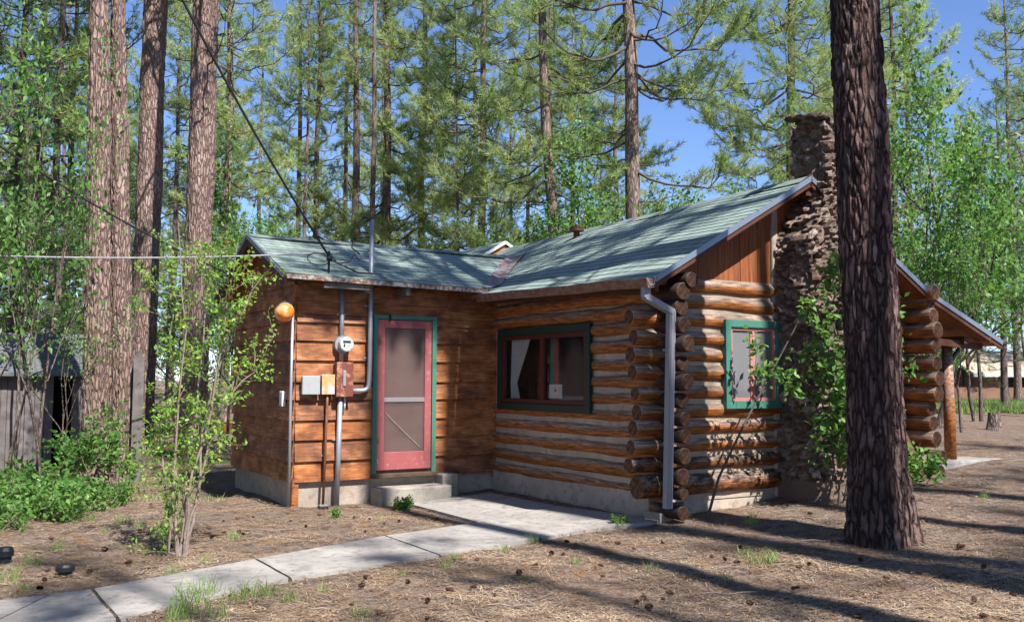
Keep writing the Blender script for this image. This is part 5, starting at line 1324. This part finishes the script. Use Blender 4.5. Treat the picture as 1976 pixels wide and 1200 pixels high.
# far meadow strips: countless grass blades
def meadow(label, n, fx, h, w):
    rg = np.random.default_rng(3); P = fx(rg, n); z = gznp(P[:, 0]); b = np.stack([P[:, 0], P[:, 1], z-.01], 1); d = rg.normal(size=(n, 3))*.3; d[:, 2] = 1; d = unit(d); s = unit(np.cross(d, rg.normal(size=(n, 3))))*w/2; t = b+d*(h*rg.uniform(.4, 1.1, n))[:, None]
    V = np.stack([b-s, b+s, t], 1).reshape(-1, 3); F = np.arange(3*n).reshape(-1, 3); o = link('grass', tri_mesh('grass', V, F, M['grassm'], attrs={'tint': rg.uniform(0, 1, n)})); tag(o, label, 'grass', kind='stuff')
def strip(rg, n):
    dep = rg.uniform(31, 44, n); px = rg.uniform(1780, 2150, n); d = np.array([FW+((p-988)*RT)/FPX for p in px]); return CAM+d*dep[:, None]
meadow('pale green meadow grass beyond the clearing at the right', 30000, strip, .38, .03)
def strip2(rg, n):
    dep = rg.uniform(13, 30, n)**1.0; px = rg.uniform(-50, 480, n); d = np.array([FW+((p-988)*RT)/FPX for p in px]); P = CAM+d*dep[:, None]; k = np.array([noise.noise(Vector((p[0]*.6, p[1]*.6, 2))) for p in P]); return P[k > .08]
rg_ = np.random.default_rng(5); Pg = strip2(rg_, 16000)
meadow('thin grass on the forest floor behind the left trunks', len(Pg), lambda r, n: Pg, .11, .012)

# dry needle litter: countless fallen needles, bark bits
def litter():
    rg = np.random.default_rng(77); n = 130000; dep = 6.0+11*rg.uniform(0, 1, n)**1.25; px = rg.uniform(-60, 2040, n)
    d = FW[None]+((px-988)[:, None]*RT[None])/FPX; P = CAM+d*dep[:, None]; x, y = P[:, 0], P[:, 1]
    cl = np.array([noise.noise(Vector((a*1.1, b*1.1, 4)))+.5*noise.noise(Vector((a*4, b*4, 8))) for a, b in zip(x, y)])
    keep = (cl > -.35)|(rg.uniform(0, 1, n) < .35)
    keep &= ~((x > -.05) & (y > -.05) & (x < 4.3)) & ~((y > 3.6) & (x > -3))
    onp = np.array([on_path(a, b) for a, b in zip(x, y)]); edge = rg.uniform(0, 1, n) < .014; keep &= (~onp)|edge
    x, y, onp = x[keep], y[keep], onp[keep]; n = len(x)
    z = gznp(x)+np.where(onp, .029, .008)+rg.uniform(0, .012, n)*(~onp)
    # follow the ground bumps
    bz = np.array([.03*(noise.noise(Vector((a*1.3, b*1.3, 0)))+.5*noise.noise(Vector((a*4, b*4, 3)))) for a, b in zip(x, y)])
    z = z+np.where(onp, 0, bz)
    a = rg.uniform(0, 2*np.pi, n); L = rg.uniform(.05, .13, n); w = rg.uniform(.0022, .0045, n); chip = rg.uniform(0, 1, n) < .16; L = np.where(chip, rg.uniform(.015, .04, n), L); w = np.where(chip, rg.uniform(.008, .02, n), w); tw = rg.uniform(0, 1, n) < .012; L = np.where(tw, rg.uniform(.15, .34, n), L); w = np.where(tw, rg.uniform(.005, .009, n), w)
    d = np.stack([np.cos(a), np.sin(a), rg.normal(size=n)*.08], 1)*L[:, None]/2; s = np.stack([-np.sin(a), np.cos(a), np.zeros(n)], 1)*w[:, None]/2; c = np.stack([x, y, z], 1)
    V = np.stack([c-d-s, c-d+s, c+d+s*.6, c+d-s*.6], 1).reshape(-1, 3); F = np.arange(4*n).reshape(-1, 4)
    o = link('needle_litter', tri_mesh('needle_litter', V, F, M['litter'], attrs={'tint': np.clip(rg.normal(.42, .28, n)-.35*chip-.5*tw+.45*cl[keep], 0, 1)})); tag(o, 'dry fallen pine needles and bark bits covering the ground', 'needle litter', kind='stuff')
litter()

# pine cones
def cone_mesh(seed):
    rg = random.Random(seed); b = MB(); L = .085; n = 62
    b.tube([(-L*.45, 0, 0), (-L*.2, 0, 0), (L*.2, 0, 0), (L*.5, 0, 0)], [.006, .016, .014, .004], 8)
    for i in range(n):
        t = i/n; a = i*2.399; x = -L*.45+L*t; r = .034*math.sin(math.pi*(.12+.83*t))**.8+.004; open_ = rg.uniform(.75, 1.15)*r
        ca, sa = math.cos(a), math.sin(a); w = .0075; tx = x+.012+.01*t
        p0 = Vector((x, ca*r*.25, sa*r*.25)); tip = Vector((tx, ca*open_, sa*open_)); sd_ = Vector((0, -sa, ca))*w
        m_ = (p0+tip)/2
        b.add([p0, m_+sd_, tip+sd_*.4, tip-sd_*.4, m_-sd_, m_+Vector((-.004, 0, 0))], [(0, 1, 2, 3, 4), (0, 4, 3, 2, 1)])
    me = bpy.data.meshes.new('pine_cone'); me.from_pydata(b.v, [], b.f); me.materials.append(M['cone']); me.update(); return me
CN = [cone_mesh(i) for i in range(4)]
rg = random.Random(31)
pts = [(683, 1003), (705, 1030), (1000, 1110), (920, 1085), (1150, 1100), (1035, 1095), (1095, 1050), (1110, 1058), (1170, 1050), (1190, 1052), (1225, 1063), (1085, 1075), (955, 1155), (870, 1145), (915, 1140), (825, 1165), (705, 1120), (700, 1135), (680, 1175), (1165, 1118), (1240, 1160), (1230, 1170), (1250, 1178), (1540, 1140), (1530, 1142), (1400, 1085), (1420, 1090), (1375, 1080), (1560, 1095), (1785, 1010), (1610, 1050), (1565, 995), (1880, 1020), (1430, 1060), (1660, 1085), (1540, 1100), (1325, 1120), (1445, 1170), (1760, 1120), (90, 1108), (110, 1105), (45, 1128), (85, 1124), (170, 1110), (200, 1065), (285, 1035), (270, 1030), (330, 1060), (250, 1090), (350, 950), (460, 1030), (430, 1032), (470, 1035), (490, 1000), (560, 1010), (590, 1020), (740, 1015), (770, 1010), (845, 1005), (1280, 1050), (1290, 1150), (1700, 1150), (1900, 1100), (1850, 1060)]
for _ in range(30):
    pts.append((rg.uniform(20, 1970), 930+270*rg.random()**.8))
for k, (px, py) in enumerate(pts):
    x, y = gpix(px, py)
    if on_path(x, y) and k > 60: continue
    if (x > -.2 and y > -.2) or (x > -3 and y > 3.4): continue
    o = link('pine_cone', CN[k % 4], None, (x, y, gz(x)+.03)); s = rg.uniform(.36, .74); o.scale = (s, s, s); o.rotation_euler = (rg.uniform(0, 6), rg.uniform(-.3, .3), rg.uniform(0, 6))
    tag(o, 'brown open pine cone lying on the dry needle litter', 'pine cone', 'pine cones on the ground')
# fallen twigs
for k, (px, py, L) in enumerate([(1545, 1048, .5), (940, 1172, .35), (470, 1025, .6), (600, 1180, .3), (1350, 1150, .4), (1650, 1180, .5), (690, 985, .3)]):
    x, y = gpix(px, py); a = rg.uniform(-.6, .6); b = MB(); P = [Vector((x+RT[0]*L*t+math.sin(a)*L*t*.4, y+RT[1]*L*t, gz(x+RT[0]*L*t)+.02+.01*math.sin(t*9))) for t in (0, .25, .5, .75, 1)]
    b.tube(P, [.006, .007, .006, .005, .003], 6); o = b.build('fallen_twig', M['twig']); tag(o, 'thin dry twig lying on the needle litter', 'twig', 'fallen twigs in the yard')
